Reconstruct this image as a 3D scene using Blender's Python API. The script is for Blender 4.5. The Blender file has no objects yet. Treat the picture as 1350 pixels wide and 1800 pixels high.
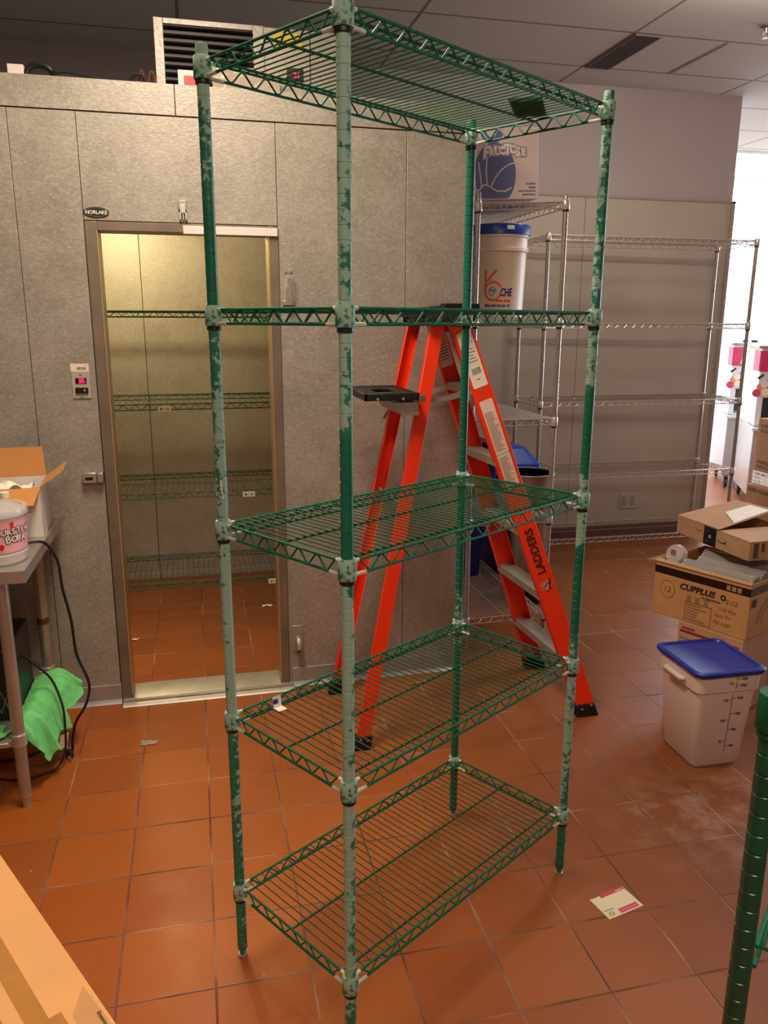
import bpy, math, random
from mathutils import Vector, Matrix
random.seed(7)
PI = math.pi
COL = bpy.context.scene.collection
R = math.radians
# ------------------------------------------------------------------ helpers
class MB:
    """collects shapes, builds ONE mesh object"""
    def __init__(s): s.v = []; s.f = []
    def add(s, vs, fs):
        b = len(s.v); s.v += [Vector(v) for v in vs]; s.f += [tuple(b + i for i in f) for f in fs]; return s
    def box(s, lo, hi, M=None):
        x0, y0, z0 = lo; x1, y1, z1 = hi
        vs = [(x0,y0,z0),(x1,y0,z0),(x1,y1,z0),(x0,y1,z0),(x0,y0,z1),(x1,y0,z1),(x1,y1,z1),(x0,y1,z1)]
        if M: vs = [M @ Vector(v) for v in vs]
        return s.add(vs, [(0,3,2,1),(4,5,6,7),(0,1,5,4),(1,2,6,5),(2,3,7,6),(3,0,4,7)])
    def hexa(s, b4, t4):
        return s.add(list(b4) + list(t4), [(0,3,2,1),(4,5,6,7),(0,1,5,4),(1,2,6,5),(2,3,7,6),(3,0,4,7)])
    def quad(s, *p): return s.add(p, [tuple(range(len(p)))])
    def tube(s, pts, r, seg=8, closed=False, cap=True):
        pts = [Vector(p) for p in pts]; n = len(pts); rs = r if isinstance(r, (list, tuple)) else [r] * n
        vs = []; ref = None
        for i, p in enumerate(pts):
            if closed: t = pts[(i + 1) % n] - pts[i - 1]
            else: t = pts[min(i + 1, n - 1)] - pts[max(i - 1, 0)]
            t.normalize()
            if ref is None: ref = Vector((0,0,1)) if abs(t.z) < .9 else Vector((1,0,0))
            a = t.cross(ref)
            if a.length < 1e-4: a = t.cross(Vector((0.3,1,0.2)))
            a.normalize(); b = a.cross(t).normalized(); ref = b
            for k in range(seg):
                w = 2 * PI * k / seg; vs.append(p + (a * math.cos(w) + b * math.sin(w)) * rs[i])
        fs = []
        for i in range(n if closed else n - 1):
            j = (i + 1) % n
            for k in range(seg):
                l = (k + 1) % seg; fs.append((i*seg+k, i*seg+l, j*seg+l, j*seg+k))
        if cap and not closed: fs += [tuple(range(seg))[::-1], tuple((n-1)*seg + k for k in range(seg))]
        return s.add(vs, fs)
    def lathe(s, prof, c=(0,0,0), seg=24, sq=None):
        """prof: [(r,z)...]"""
        vs = []; n = len(prof)
        for r_, z in prof:
            for k in range(seg):
                w = 2 * PI * k / seg
                vs.append((c[0] + r_ * math.cos(w), c[1] + r_ * math.sin(w), c[2] + z))
        fs = []
        for i in range(n - 1):
            for k in range(seg):
                l = (k + 1) % seg; fs.append((i*seg+k, i*seg+l, (i+1)*seg+l, (i+1)*seg+k))
        if prof[0][0] > 0: fs.append(tuple(range(seg))[::-1])
        if prof[-1][0] > 0: fs.append(tuple((n-1)*seg + k for k in range(seg)))
        return s.add(vs, fs)
    def rrect(s, rings, seg=5):
        """stack of rounded rectangles: (cx,cy,z,hx,hy,r)"""
        vs = []; m = 4 * (seg + 1)
        for cx, cy, z, hx, hy, r in rings:
            for q in range(4):
                ox = (hx - r) * (1 if q in (0, 3) else -1); oy = (hy - r) * (1 if q in (0, 1) else -1)
                for k in range(seg + 1):
                    w = PI / 2 * (q + k / seg); vs.append((cx + ox + r * math.cos(w), cy + oy + r * math.sin(w), z))
        fs = []
        for i in range(len(rings) - 1):
            for k in range(m):
                l = (k + 1) % m; fs.append((i*m+k, i*m+l, (i+1)*m+l, (i+1)*m+k))
        fs += [tuple(range(m))[::-1], tuple((len(rings)-1)*m + k for k in range(m))]
        return s.add(vs, fs)
    def channel(s, p0, p1, U, N, w, d, t, wt=None):
        """C channel rail from p0 to p1; web centred on the line, width w along U; flanges go d along N"""
        p0, p1, U, N = map(Vector, (p0, p1, U, N))
        a = w / 2
        prof = [(-a,0),(a,0),(a,d),(a-t,d),(a-t,t),(-a+t,t),(-a+t,d),(-a,d)]
        vs = [p + U * x + N * y for p in (p0, p1) for x, y in prof]
        fs = [(i, (i+1) % 8, 8 + (i+1) % 8, 8 + i) for i in range(8)]
        for b in (0, 8): fs += [(b,b+1,b+4,b+5),(b+1,b+2,b+3,b+4),(b,b+5,b+6,b+7)]
        return s.add(vs, fs)
    def ribbon(s, pts, w, closed=False):
        """flat stroke in the xy plane"""
        pts = [Vector((p[0], p[1])) for p in pts]; n = len(pts); vs = []
        for i, p in enumerate(pts):
            t = (pts[(i+1) % n] - pts[i-1]) if closed else (pts[min(i+1, n-1)] - pts[max(i-1, 0)])
            t.normalize(); q = Vector((-t.y, t.x)) * w / 2
            vs += [(p.x+q.x, p.y+q.y, 0), (p.x-q.x, p.y-q.y, 0)]
        m = n if closed else n - 1
        return s.add(vs, [(2*i+1, (2*i+3) % (2*n), (2*i+2) % (2*n), 2*i) for i in range(m)])
    def build(s, name, mat, parent=None, world=False, bevel=0, smooth=True, M=None, bseg=2):
        me = bpy.data.meshes.new(name)
        vs = s.v
        if M: vs = [M @ v for v in vs]
        if world and parent is not None:
            inv = wm(parent).inverted(); vs = [inv @ v for v in vs]
        me.from_pydata([tuple(v) for v in vs], [], s.f); me.validate(); me.update()
        o = bpy.data.objects.new(name, me); COL.objects.link(o)
        if mat: me.materials.append(mat)
        if smooth:
            for p in me.polygons: p.use_smooth = True
            me.set_sharp_from_angle(angle=R(38))
        if bevel:
            b = o.modifiers.new('bevel', 'BEVEL'); b.width = bevel; b.segments = bseg; b.limit_method = 'ANGLE'; b.angle_limit = R(40)
        if parent is not None: o.parent = parent
        return o
def wm(o):
    m = Matrix.LocRotScale(o.location, o.rotation_euler, None)
    return wm(o.parent) @ m if o.parent else m
def arc(cx, cy, r, a0, a1, n=16, ry=None):
    ry = r if ry is None else ry
    return [(cx + r * math.cos(R(a0 + (a1-a0)*i/n)), cy + ry * math.sin(R(a0 + (a1-a0)*i/n))) for i in range(n+1)]
def props(o, label=None, cat=None, group=None, kind=None):
    if label: o['label'] = label
    if cat: o['category'] = cat
    if group: o['group'] = group
    if kind: o['kind'] = kind
    return o
def thing(name, label, cat, loc=(0,0,0), rz=0, group=None):
    o = bpy.data.objects.new(name, None); COL.objects.link(o); o.location = loc; o.rotation_euler = (0, 0, rz)
    o.empty_display_size = .1
    return props(o, label, cat, group)
def struct(name, mb, mat, bevel=0, **k):
    return props(mb.build(name, mat, None, bevel=bevel, **k), kind='structure')
def frame(origin, X, Z):
    """matrix of a face: X = reading direction, Z = outward normal"""
    X = Vector(X).normalized(); Z = Vector(Z).normalized(); Y = Z.cross(X).normalized(); X = Y.cross(Z)
    m = Matrix(((X.x,Y.x,Z.x,origin[0]),(X.y,Y.y,Z.y,origin[1]),(X.z,Y.z,Z.z,origin[2]),(0,0,0,1)))
    return m
def text(body, size, mat, F, parent, name='printed_text', at=(0,0), align='LEFT', bold=0, shear=0, world=True, wrap=None, sx=1, space=1, rot=0, lift=.0006):
    cu = bpy.data.curves.new(name, 'FONT'); cu.body = body; cu.size = size; cu.align_x = align; cu.offset = bold; cu.shear = shear
    cu.space_character = space; cu.resolution_u = 3
    t = bpy.data.objects.new(name, cu); COL.objects.link(t)
    dg = bpy.context.evaluated_depsgraph_get(); me = bpy.data.meshes.new_from_object(t.evaluated_get(dg))
    bpy.data.objects.remove(t); bpy.data.curves.remove(cu)
    mb = MB(); vs = []
    c, s_ = math.cos(rot), math.sin(rot)
    for v in me.vertices:
        x, y = v.co.x * sx, v.co.y
        x, y = x*c - y*s_ + at[0], x*s_ + y*c + at[1]
        vs.append(Vector((x, y, lift)))
    if wrap: vs = [wrap(v) for v in vs]
    else: vs = [F @ v for v in vs]
    mb.add(vs, [tuple(p.vertices) for p in me.polygons]); bpy.data.meshes.remove(me)
    o = mb.build(name, mat, parent, world=world, smooth=False)
    return o
# ------------------------------------------------------------------ materials
def lin(c):
    return tuple(((x/255)/12.92 if x/255 <= .04045 else ((x/255+.055)/1.055)**2.4) for x in c)
class NT:
    def __init__(s, name):
        s.m = bpy.data.materials.new(name); s.m.use_nodes = True; s.t = s.m.node_tree; s.n = s.t.nodes; s.l = s.t.links
        s.b = s.n['Principled BSDF']
    def node(s, ty, **k):
        n = s.n.new(ty)
        for a, v in k.items(): setattr(n, a, v)
        return n
    def put(s, sock, v):
        if isinstance(v, bpy.types.NodeSocket): s.l.new(v, sock)
        else:
            if isinstance(v, tuple) and len(v) == 3 and sock.type == 'RGBA': v = (*v, 1)
            sock.default_value = v
    def math(s, op, a, b=0, c=0, clamp=False):
        n = s.node('ShaderNodeMath', operation=op, use_clamp=clamp)
        s.put(n.inputs[0], a); s.put(n.inputs[1], b); s.put(n.inputs[2], c); return n.outputs[0]
    def coord(s, which='Object'):
        return s.node('ShaderNodeTexCoord').outputs[which]
    def geo(s): return s.node('ShaderNodeNewGeometry').outputs['Position']
    def sep(s, v):
        n = s.node('ShaderNodeSeparateXYZ'); s.put(n.inputs[0], v); return n.outputs
    def comb(s, x, y, z):
        n = s.node('ShaderNodeCombineXYZ'); [s.put(n.inputs[i], a) for i, a in enumerate((x, y, z))]; return n.outputs[0]
    def noise(s, vec, scale, detail=3, rough=.55):
        n = s.node('ShaderNodeTexNoise'); s.put(n.inputs['Vector'], vec); n.inputs['Scale'].default_value = scale
        n.inputs['Detail'].default_value = detail; n.inputs['Roughness'].default_value = rough; return n.outputs['Fac']
    def vor(s, vec, scale, out='Distance'):
        n = s.node('ShaderNodeTexVoronoi'); s.put(n.inputs['Vector'], vec); n.inputs['Scale'].default_value = scale; return n.outputs[out]
    def ramp(s, fac, stops, interp='LINEAR'):
        n = s.node('ShaderNodeValToRGB'); n.color_ramp.interpolation = interp; cr = n.color_ramp
        while len(cr.elements) > 1: cr.elements.remove(cr.elements[-1])
        for i, (p, c) in enumerate(stops):
            e = cr.elements[0] if i == 0 else cr.elements.new(p)
            e.position = p; e.color = (*c, 1) if isinstance(c, tuple) else (c, c, c, 1)
        s.put(n.inputs[0], fac); return n.outputs[0]
    def mix(s, fac, a, b, mode='MIX'):
        n = s.node('ShaderNodeMix', data_type='RGBA', blend_type=mode)
        s.put(n.inputs[0], fac); s.put(n.inputs[6], a); s.put(n.inputs[7], b); return n.outputs[2]
    def bump(s, h, strength=.2, dist=.002):
        n = s.node('ShaderNodeBump'); s.put(n.inputs['Height'], h); n.inputs['Strength'].default_value = strength
        n.inputs['Distance'].default_value = dist; s.l.new(n.outputs[0], s.b.inputs['Normal'])
    def set(s, **k):
        for a, v in k.items(): s.put(s.b.inputs[a.replace('_', ' ')], v)
        return s.m
def plain(name, c, rough=.5, metal=0, var=.08, scale=30, bump=0, **k):
    t = NT(name); col = lin(c); n = t.noise(t.coord(), scale, 3)
    a = tuple(x * (1 - var) for x in col); b = tuple(min(1, x * (1 + var)) for x in col)
    t.set(Base_Color=t.ramp(n, [(.3, a), (.7, b)]), Roughness=rough, Metallic=metal, **k)
    if bump: t.bump(n, bump, .001)
    return t.m
def emis(name, c, e, base=(20,20,20)):
    t = NT(name); t.set(Base_Color=lin(base), Emission_Color=(*lin(c), 1), Emission_Strength=e, Roughness=.4); return t.m

def m_floor():
    t = NT('quarry_tile'); p = t.geo(); x, y, z = t.sep(p)
    TX, TY, XO, YO = .24196, .23971, -.2679, 1.7062
    def cell(v, o, w):
        a = t.math('DIVIDE', t.math('SUBTRACT', v, o), w); c = t.math('FLOOR', a); fr = t.math('SUBTRACT', a, c)
        d = t.math('MULTIPLY', t.math('MINIMUM', fr, t.math('SUBTRACT', 1, fr)), w); return c, d
    cx, dx = cell(x, XO, TX); cy, dy = cell(y, YO, TY)
    wob = t.math('MULTIPLY', t.math('SUBTRACT', t.noise(p, 14, 2), .5), .0025)
    d = t.math('ADD', t.math('MINIMUM', dx, dy), wob)
    grout = t.math('SUBTRACT', 1, t.math('MULTIPLY', t.math('SUBTRACT', d, .0018), 500, clamp=True))
    grout = t.math('MINIMUM', t.math('MAXIMUM', grout, 0), 1)
    wn = t.node('ShaderNodeTexWhiteNoise', noise_dimensions='2D'); t.put(wn.inputs['Vector'], t.comb(cx, cy, 0))
    base = t.ramp(wn.outputs['Value'], [(0, lin((160,82,27))), (.5, lin((172,89,28))), (1, lin((178,96,33)))])
    big = t.noise(p, 2.2, 3); base = t.mix(t.math('MULTIPLY', big, .35), base, lin((128,66,28)))
    fine = t.noise(p, 45, 4); base = t.mix(t.math('MULTIPLY', fine, .22), base, lin((178,98,44)))
    light_falloff = t.math('ADD', t.math('ADD', t.math('MULTIPLY', x, .30), t.math('MULTIPLY', y, .17)), t.math('MULTIPLY', t.noise(p, 1.1, 4), .35))
    base = t.mix(t.ramp(light_falloff, [(.55, 0.0), (1.0, .52)]), base, lin((104,66,44)))  # dimmer light towards the right and back, painted into the tile colour
    # dusty, scuffed area to the right, where the bin stands
    dx_ = t.math('DIVIDE', t.math('SUBTRACT', x, 1.72), .55); dy_ = t.math('DIVIDE', t.math('SUBTRACT', y, 2.05), .35)
    rad = t.math('ADD', t.math('MULTIPLY', dx_, dx_), t.math('MULTIPLY', dy_, dy_))
    dust = t.math('MULTIPLY', t.math('SUBTRACT', 1, rad, clamp=True), t.ramp(t.noise(p, 9, 6, .7), [(.45, 0.0), (.7, .6)]))
    base = t.mix(dust, base, lin((190,150,130)))
    gc = t.ramp(t.noise(p, 3.5, 2), [(.35, lin((92,58,44))), (.5, lin((120,82,64))), (.68, lin((178,134,106)))])
    col = t.mix(grout, base, gc)
    specks = t.ramp(t.vor(p, 9), [(0.0, 1.0), (.018, 1.0), (.024, 0.0)], 'LINEAR')
    sp2 = t.math('MULTIPLY', specks, t.ramp(t.noise(p, 1.7, 1), [(.48, 0.0), (.5, 1.0)]))
    col = t.mix(sp2, col, lin((225,190,165)))
    rough = t.ramp(t.noise(p, 6, 4), [(.3, .34), (.7, .5)])
    rough = t.math('MAXIMUM', t.math('ADD', rough, t.math('MULTIPLY', dust, .3)), t.math('MULTIPLY', grout, .8))
    t.set(Base_Color=col, Roughness=rough, Specular_IOR_Level=.45)
    h = t.math('ADD', t.math('MULTIPLY', t.math('SUBTRACT', 1, grout), 1), t.math('MULTIPLY', t.noise(p, 60, 3), .18))
    t.bump(h, .35, .0025); return t.m
def m_galv(name, a, b, metal=.2, rough=.42):
    t = NT(name); p = t.geo()
    g = t.sep(t.vor(p, 95, 'Color'))[0]
    n = t.noise(p, 5, 5, .65)
    f = t.math('ADD', t.math('MULTIPLY', g, .16), t.math('MULTIPLY', n, .84))
    col = t.ramp(f, [(.3, lin(a)), (.66, lin(b))])
    big = t.noise(p, 1.6, 4, .6)
    col = t.mix(t.math('MULTIPLY', t.ramp(big, [(.48, 0.0), (.72, 1.0)]), .16), col, lin((122,104,88)))
    st = t.noise(t.comb(*[t.math('MULTIPLY', q, w) for q, w in zip(t.sep(p), (1, 1, 1.6))]), 78, 4)
    col = t.mix(t.ramp(st, [(.28, .20), (.50, 0.0)]), col, lin((108,101,90)))
    col = t.mix(t.ramp(st, [(.54, 0.0), (.72, .34)]), col, lin((206,199,186)))
    z = t.sep(p)[2]
    scr = t.math('MULTIPLY', t.ramp(t.noise(p, 16, 6, .75), [(.60, 0.0), (.66, .45)]), t.ramp(z, [(.0, 1.0), (.42, 1.0), (.55, 0.0)]))
    col = t.mix(scr, col, lin((190,182,172)))
    t.set(Base_Color=col, Metallic=metal, Roughness=t.ramp(t.math('ADD', t.math('MULTIPLY', g, .3), t.math('MULTIPLY', n, .7)), [(.2, rough-.08), (.8, rough+.12)]))
    t.bump(st, .5, .0018); return t.m
def m_post(name, ivals, worn=(158,186,166), green=(4,98,74), H=2.18, side=None, sw=0.0, nsc=70, rgh=.38):
    """green epoxy post with dusty, flaking zones; ivals: [(z0,z1,wear)]"""
    t = NT(name); p = t.coord('Object'); x, y, z = t.sep(p)
    stops = []
    for z0, z1, w in ivals: stops += [(max(0, z0/H + .004), w), (min(1, z1/H - .004), w)]
    w = t.ramp(t.math('DIVIDE', z, H), stops)
    n = t.noise(p, nsc, 6, .62)
    big = t.noise(p, nsc/5, 3)
    nn = t.math('ADD', t.math('MULTIPLY', n, .7), t.math('MULTIPLY', big, .3))
    if side is not None:
        dt = t.math('ADD', t.math('MULTIPLY', x, side[0]/.0127), t.math('MULTIPLY', y, side[1]/.0127))
        w = t.math('SUBTRACT', w, t.math('MULTIPLY', dt, sw))
    # wear .5 = half covered ; noise spans about .3 .. .7
    thr = t.math('ADD', .28, t.math('MULTIPLY', w, .46))
    mask = t.math('MULTIPLY_ADD', t.math('SUBTRACT', thr, nn), 26, .5, clamp=True)
    soft = t.math('MULTIPLY', t.noise(p, 18, 3), .35)
    wc = t.mix(soft, lin(worn), lin((104,158,138)))
    gc = t.mix(t.math('MULTIPLY', t.noise(p, 25, 3), .35), lin(green), lin((14,128,102)))
    g = t.math('MULTIPLY', w, .7); gc = t.mix(t.math('MINIMUM', t.math('MAXIMUM', g, 0), .5), gc, lin((70,140,118)))
    t.set(Base_Color=t.mix(mask, gc, wc), Roughness=t.math('ADD', rgh, t.math('MULTIPLY', mask, .35)))
    t.bump(mask, .12, .0004); return t.m
def m_ceiling():
    t = NT('ceiling_tile'); p = t.geo(); x, y, z = t.sep(p)
    def line(v, o, w):
        a = t.math('DIVIDE', t.math('SUBTRACT', v, o), w); fr = t.math('SUBTRACT', a, t.math('FLOOR', a))
        d = t.math('MULTIPLY', t.math('MINIMUM', fr, t.math('SUBTRACT', 1, fr)), w)
        return t.math('LESS_THAN', d, .009)
    g = t.math('MAXIMUM', line(x, 2.475, 1.235), line(y, 5.05, .615))
    n = t.noise(p, 120, 2)
    col = t.ramp(n, [(.3, lin((172,164,155))), (.7, lin((184,176,166)))])
    t.set(Base_Color=t.mix(g, col, lin((112,104,98))), Roughness=.85); t.bump(n, .2, .002); return t.m
def m_wall(name, a, b, rough=.6):
    t = NT(name); p = t.geo(); n = t.noise(p, 1.6, 4); f = t.noise(p, 60, 2)
    t.set(Base_Color=t.ramp(n, [(.3, lin(a)), (.7, lin(b))]), Roughness=rough); t.bump(f, .08, .001); return t.m
def m_card(name, c, var=.1):
    t = NT(name); p = t.coord(); x, y, z = t.sep(p)
    n = t.noise(p, 9, 4); fl = t.noise(t.comb(t.math('MULTIPLY', x, 4), t.math('MULTIPLY', y, 4), t.math('MULTIPLY', z, 90)), 4, 2)
    col = lin(c); a = tuple(q*(1-var) for q in col); b = tuple(min(1, q*(1+var)) for q in col)
    cc = t.ramp(n, [(.3, a), (.7, b)]); cc = t.mix(t.math('MULTIPLY', fl, .15), cc, tuple(q*.7 for q in col))
    t.set(Base_Color=cc, Roughness=.8); t.bump(fl, .06, .001); return t.m
def m_clear(name, c=(235,235,235), rough=.08, alpha=.35):
    t = NT(name); t.set(Base_Color=lin(c), Roughness=rough, Alpha=alpha, Specular_IOR_Level=.6); return t.m

M = {}
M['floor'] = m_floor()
M['galv'] = m_galv('galvanized_panel', (150,143,131), (170,163,151))
M['galv_in'] = m_galv('galvanized_interior', (164,158,142), (186,180,162), .15, .5)
M['frame'] = plain('door_frame_steel', (128,114,98), .42, .35, .2, 6)
M['stainless'] = plain('stainless', (176,170,160), .36, .6, .1, 9)
M['alu'] = plain('aluminium', (178,172,160), .42, .6, .12, 12)
M['chrome'] = plain('chrome_wire', (206,200,194), .3, .55, .1, 40)
M['chrome_dull'] = plain('chrome_post', (176,166,158), .28, .7, .15, 50)
M['ceiling'] = m_ceiling()
M['wall'] = m_wall('painted_wall', (166,152,146), (174,160,154))
M['panel'] = m_wall('wall_panel', (174,162,146), (184,172,156), .38)
M['white_wall'] = m_wall('white_wall', (236,238,242), (244,246,250))
M['trim'] = plain('trim_strip', (150,140,126), .5)
M['base_galv'] = plain('kick_plate', (168,164,160), .35, .4, .12, 8)
M['green'] = plain('green_epoxy_wire', (3,100,70), .48, 0, .2, 60, Specular_IOR_Level=.3)
M['green_dark'] = plain('green_epoxy_dark', (6,84,56), .5, 0, .25, 60, Specular_IOR_Level=.3)
M['green_in'] = plain('green_epoxy_cooler', (44,82,44), .4, 0, .25, 60)
M['worn_tip'] = plain('worn_arm', (200,208,190), .6, 0, .15, 80)
M['collar'] = m_post('worn_collar', [(-1,0,.55),(0,3,.55)], (160,188,168), H=1, nsc=55)
M['black'] = plain('black_plastic', (18,16,16), .45)
M['black_rubber'] = plain('black_rubber', (14,13,13), .75)
M['orange'] = plain('ladder_fiberglass', (255,56,8), .38, 0, .05, 12)
M['white'] = plain('white_plastic', (226,218,208), .4, 0, .03, 6)
M['bin'] = plain('bin_plastic', (228,208,198), .42, 0, .03, 5, Subsurface_Weight=0.0)
M['blue_lid'] = plain('blue_lid', (30,46,150), .35, 0, .12, 14)
M['blue'] = plain('blue_plastic', (16,64,168), .35, 0, .08, 9)
M['blue_dark'] = plain('blue_plastic_dark', (14,28,120), .4, 0, .1, 9)
M['bucket'] = plain('bucket_plastic', (226,208,188), .42, 0, .03, 6)
M['bucket_lid'] = plain('bucket_lid', (22,58,150), .3, 0, .08, 9)
M['card'] = m_card('cardboard', (198,146,92))
M['card2'] = m_card('cardboard_pale', (190,148,112))
M['card3'] = m_card('cardboard_light', (234,172,108), .05)
M['card_in'] = m_card('cardboard_orange', (200,136,74), .05)
M['card_dark'] = m_card('cardboard_brown', (150,104,64))  # darker brown cardboard
M['tape'] = plain('packing_tape', (192,132,66), .2, 0, .06, 20, Coat_Weight=.6)
M['tape_clear'] = m_clear('clear_tape', (248,206,150), .06, .3)
M['tape_black'] = plain('black_tape', (28,20,16), .3, 0, .15, 30)
M['paper'] = plain('paper', (240,230,216), .6, 0, .03, 20)
M['paper_pink'] = plain('label_paper', (236,214,200), .5, 0, .03, 20)
M['cream'] = plain('cream_card', (246,232,196), .5, 0, .04, 10)
M['ink'] = plain('ink', (44,34,30), .6)
M['ink_soft'] = plain('ink_soft', (150,120,96), .6)
M['ink_blue'] = plain('ink_blue', (44,50,130), .5)
M['ink_gray'] = plain('ink_gray', (120,112,106), .6)
M['pencil'] = plain('marker_line', (120,84,50), .6)
M['pink'] = plain('pink_print', (226,70,112), .45)
M['magenta'] = plain('magenta_print', (206,54,96), .45)
M['pink_pale'] = plain('pink_label', (242,172,178), .4, 0, .05, 12)
M['red'] = plain('red_print', (214,40,34), .45)
M['darkred'] = plain('dark_red_print', (150,44,34), .6)
M['kc_orange'] = plain('orange_print', (236,92,24), .4)
M['lime'] = plain('lime_print', (172,214,66), .5)
M['peach'] = plain('peach_print', (240,150,100), .5)
M['yellow'] = plain('yellow_sticker', (206,176,30), .5)
M['yellow_pale'] = plain('pale_yellow', (240,224,150), .5)
M['slate'] = plain('blue_gray_print', (104,112,158), .6, 0, .04, 20)
M['slate_dark'] = plain('blue_gray_dark', (88,90,128), .6)
M['fruct'] = plain('carton_white', (226,208,202), .6, 0, .03, 6)
M['cloth'] = plain('green_cloth', (112,206,120), .85, 0, .2, 22, bump=.6)
M['clear'] = m_clear('clear_plastic', (236,236,232), .1, .3)
M['clear2'] = m_clear('clear_tub', (232,228,224), .18, .42)
M['bag'] = m_clear('plastic_sleeve', (176,168,162), .12, .7)
M['cord'] = plain('black_cord', (22,20,20), .4)
M['dark'] = plain('dark_metal', (26,22,20), .5, .2)
M['louver'] = plain('louver_dark', (20,13,9), .9, 0, Specular_IOR_Level=.05)
M['vent'] = plain('vent_grille', (92,84,82), .6)
M['green_card'] = plain('dark_green_card', (74,112,62), .6)
M['steel_can'] = plain('brushed_steel', (176,160,142), .26, .9, .08, 5)
M['led'] = emis('led_red', (255,20,70), 3.5)
M['led2'] = emis('led_red_small', (255,20,50), 3)
M['screen'] = plain('display_window', (30,4,8), .3)
M['light_panel'] = emis('ceiling_light_panel', (250,252,255), 3.0, (240,240,240))
M['lamp_glass'] = m_clear('lamp_glass', (225,218,205), .05, .22)
M['outlet'] = plain('outlet_plate', (176,168,152), .4, 0, .04, 20)
M['machine'] = plain('machine_steel', (206,202,198), .3, .5, .05, 6)
M['machine_white'] = plain('machine_white', (232,232,232), .4, 0, .03, 6)
M['recess'] = plain('machine_recess', (96,100,112), .4, .3)
M['rust'] = plain('rusty_clamp', (104,66,40), .6, .4)
M['logo_pink'] = plain('emblem_pink', (236,130,120), .5)
M['sprink'] = plain('sprinkler_metal', (120,110,104), .35, .7)

# ------------------------------------------------------------------ room
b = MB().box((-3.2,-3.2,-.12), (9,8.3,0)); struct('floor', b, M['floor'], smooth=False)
b = MB().box((-3.2,-3.2,3.2), (9,8.3,3.32)); struct('ceiling', b, M['ceiling'], smooth=False)
struct('wall_back', MB().box((-3.2,5.4,0), (3.895,5.55,3.2)), M['wall'], smooth=False)
struct('wall_far', MB().box((3.0,8.2,0), (9,8.3,3.2)), M['white_wall'], smooth=False)
struct('wall_left', MB().box((-3.3,-3.2,0), (-3.2,5.4,3.2)), M['wall'], smooth=False)
struct('wall_front', MB().box((-3.2,-3.3,0), (9,-3.2,3.2)), M['wall'], smooth=False)
struct('wall_right', MB().box((9,-3.2,0), (9.1,8.3,3.2)), M['white_wall'], smooth=False)
struct('wall_partition', MB().box((3.0,5.55,0), (3.15,8.2,3.2)), M['white_wall'], smooth=False)
b = MB()
for x0, x1 in ((1.3,2.72),(2.724,3.9)): b.box((x0,5.392,.1), (x1,5.3995,2.485))
struct('wall_panel_back', b, M['panel'], smooth=False)
struct('trim_1', MB().box((1.3,5.386,2.483), (3.92,5.3995,2.497)), M['trim'])
struct('trim_2', MB().box((3.885,5.386,.0), (3.915,5.556,2.497)), M['trim'])
struct('baseboard_back', MB().box((1.3,5.375,0), (3.895,5.3995,.09)), plain('cove_base', (84,44,34), .5))
struct('trim_3', MB().box((3.072,4.45,3.196), (3.090,5.05,3.2)), plain('grid_bar', (120,112,106), .6))
# ceiling things
t = thing('air_vent', 'narrow grey slotted air vent set in the tiled ceiling', 'vent', (2.57,4.75,3.2))
b = MB(); b.box((-.082,-.305,-.008),(.082,-.292,.0)); b.box((-.082,.292,-.008),(.082,.305,.0)); b.box((-.082,-.292,-.008),(-.072,.292,.0)); b.box((.072,-.292,-.008),(.082,.292,.0))
b.build('frame', M['vent'], t)
b = MB()
for i in range(12):
    x = -.066 + i*.012; b.box((x-.0022,-.292,-.007),(x+.0022,.292,-.001))
b.build('slats', M['vent'], t); MB().box((-.072,-.292,-.002),(.072,.292,0)).build('backing', plain('vent_back', (58,52,50), .8), t)
t = thing('sprinkler_head', 'small metal sprinkler head on the ceiling at the right edge', 'sprinkler', (3.11,4.17,3.2))
MB().lathe([(.0,0),(.034,0),(.034,-.004),(.012,-.012),(.009,-.03)], (0,0,0), 20).build('escutcheon', M['sprink'], t)
b = MB().tube([(-.012,0,-.024),(-.014,0,-.045),(0,0,-.058)], .0018, 6).tube([(.012,0,-.024),(.014,0,-.045),(0,0,-.058)], .0018, 6).lathe([(0,-.06),(.018,-.06),(.018,-.057),(0,-.057)], (0,0,0), 16)
b.build('deflector', M['sprink'], t)
t = thing('ceiling_light', 'bright white light panel in the ceiling of the far room', 'light', (5.75,7.55,3.2))
MB().box((-1.4,-.52,-.012),(1.4,.52,-.004)).build('diffuser', M['light_panel'], t)
b = MB()
for lo, hi in (((-1.43,-.55,-.02),(1.43,-.52,0)),((-1.43,.52,-.02),(1.43,.55,0)),((-1.43,-.52,-.02),(-1.4,.52,0)),((1.4,-.52,-.02),(1.43,.52,0))): b.box(lo, hi)
b.build('frame', M['machine_white'], t)
t = thing('wall_outlet', 'pale double outlet plate low on the wall behind the chrome shelving', 'outlet', (3.23,5.392,.286))
MB().box((-.07,-.007,-.06),(.07,0,.06)).build('plate', M['outlet'], t, bevel=.002)
for i, x in enumerate((-.035,.035)):
    MB().box((x-.018,-.010,-.036),(x+.018,-.006,.036)).build('socket', M['trim'], t, bevel=.003)

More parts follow.
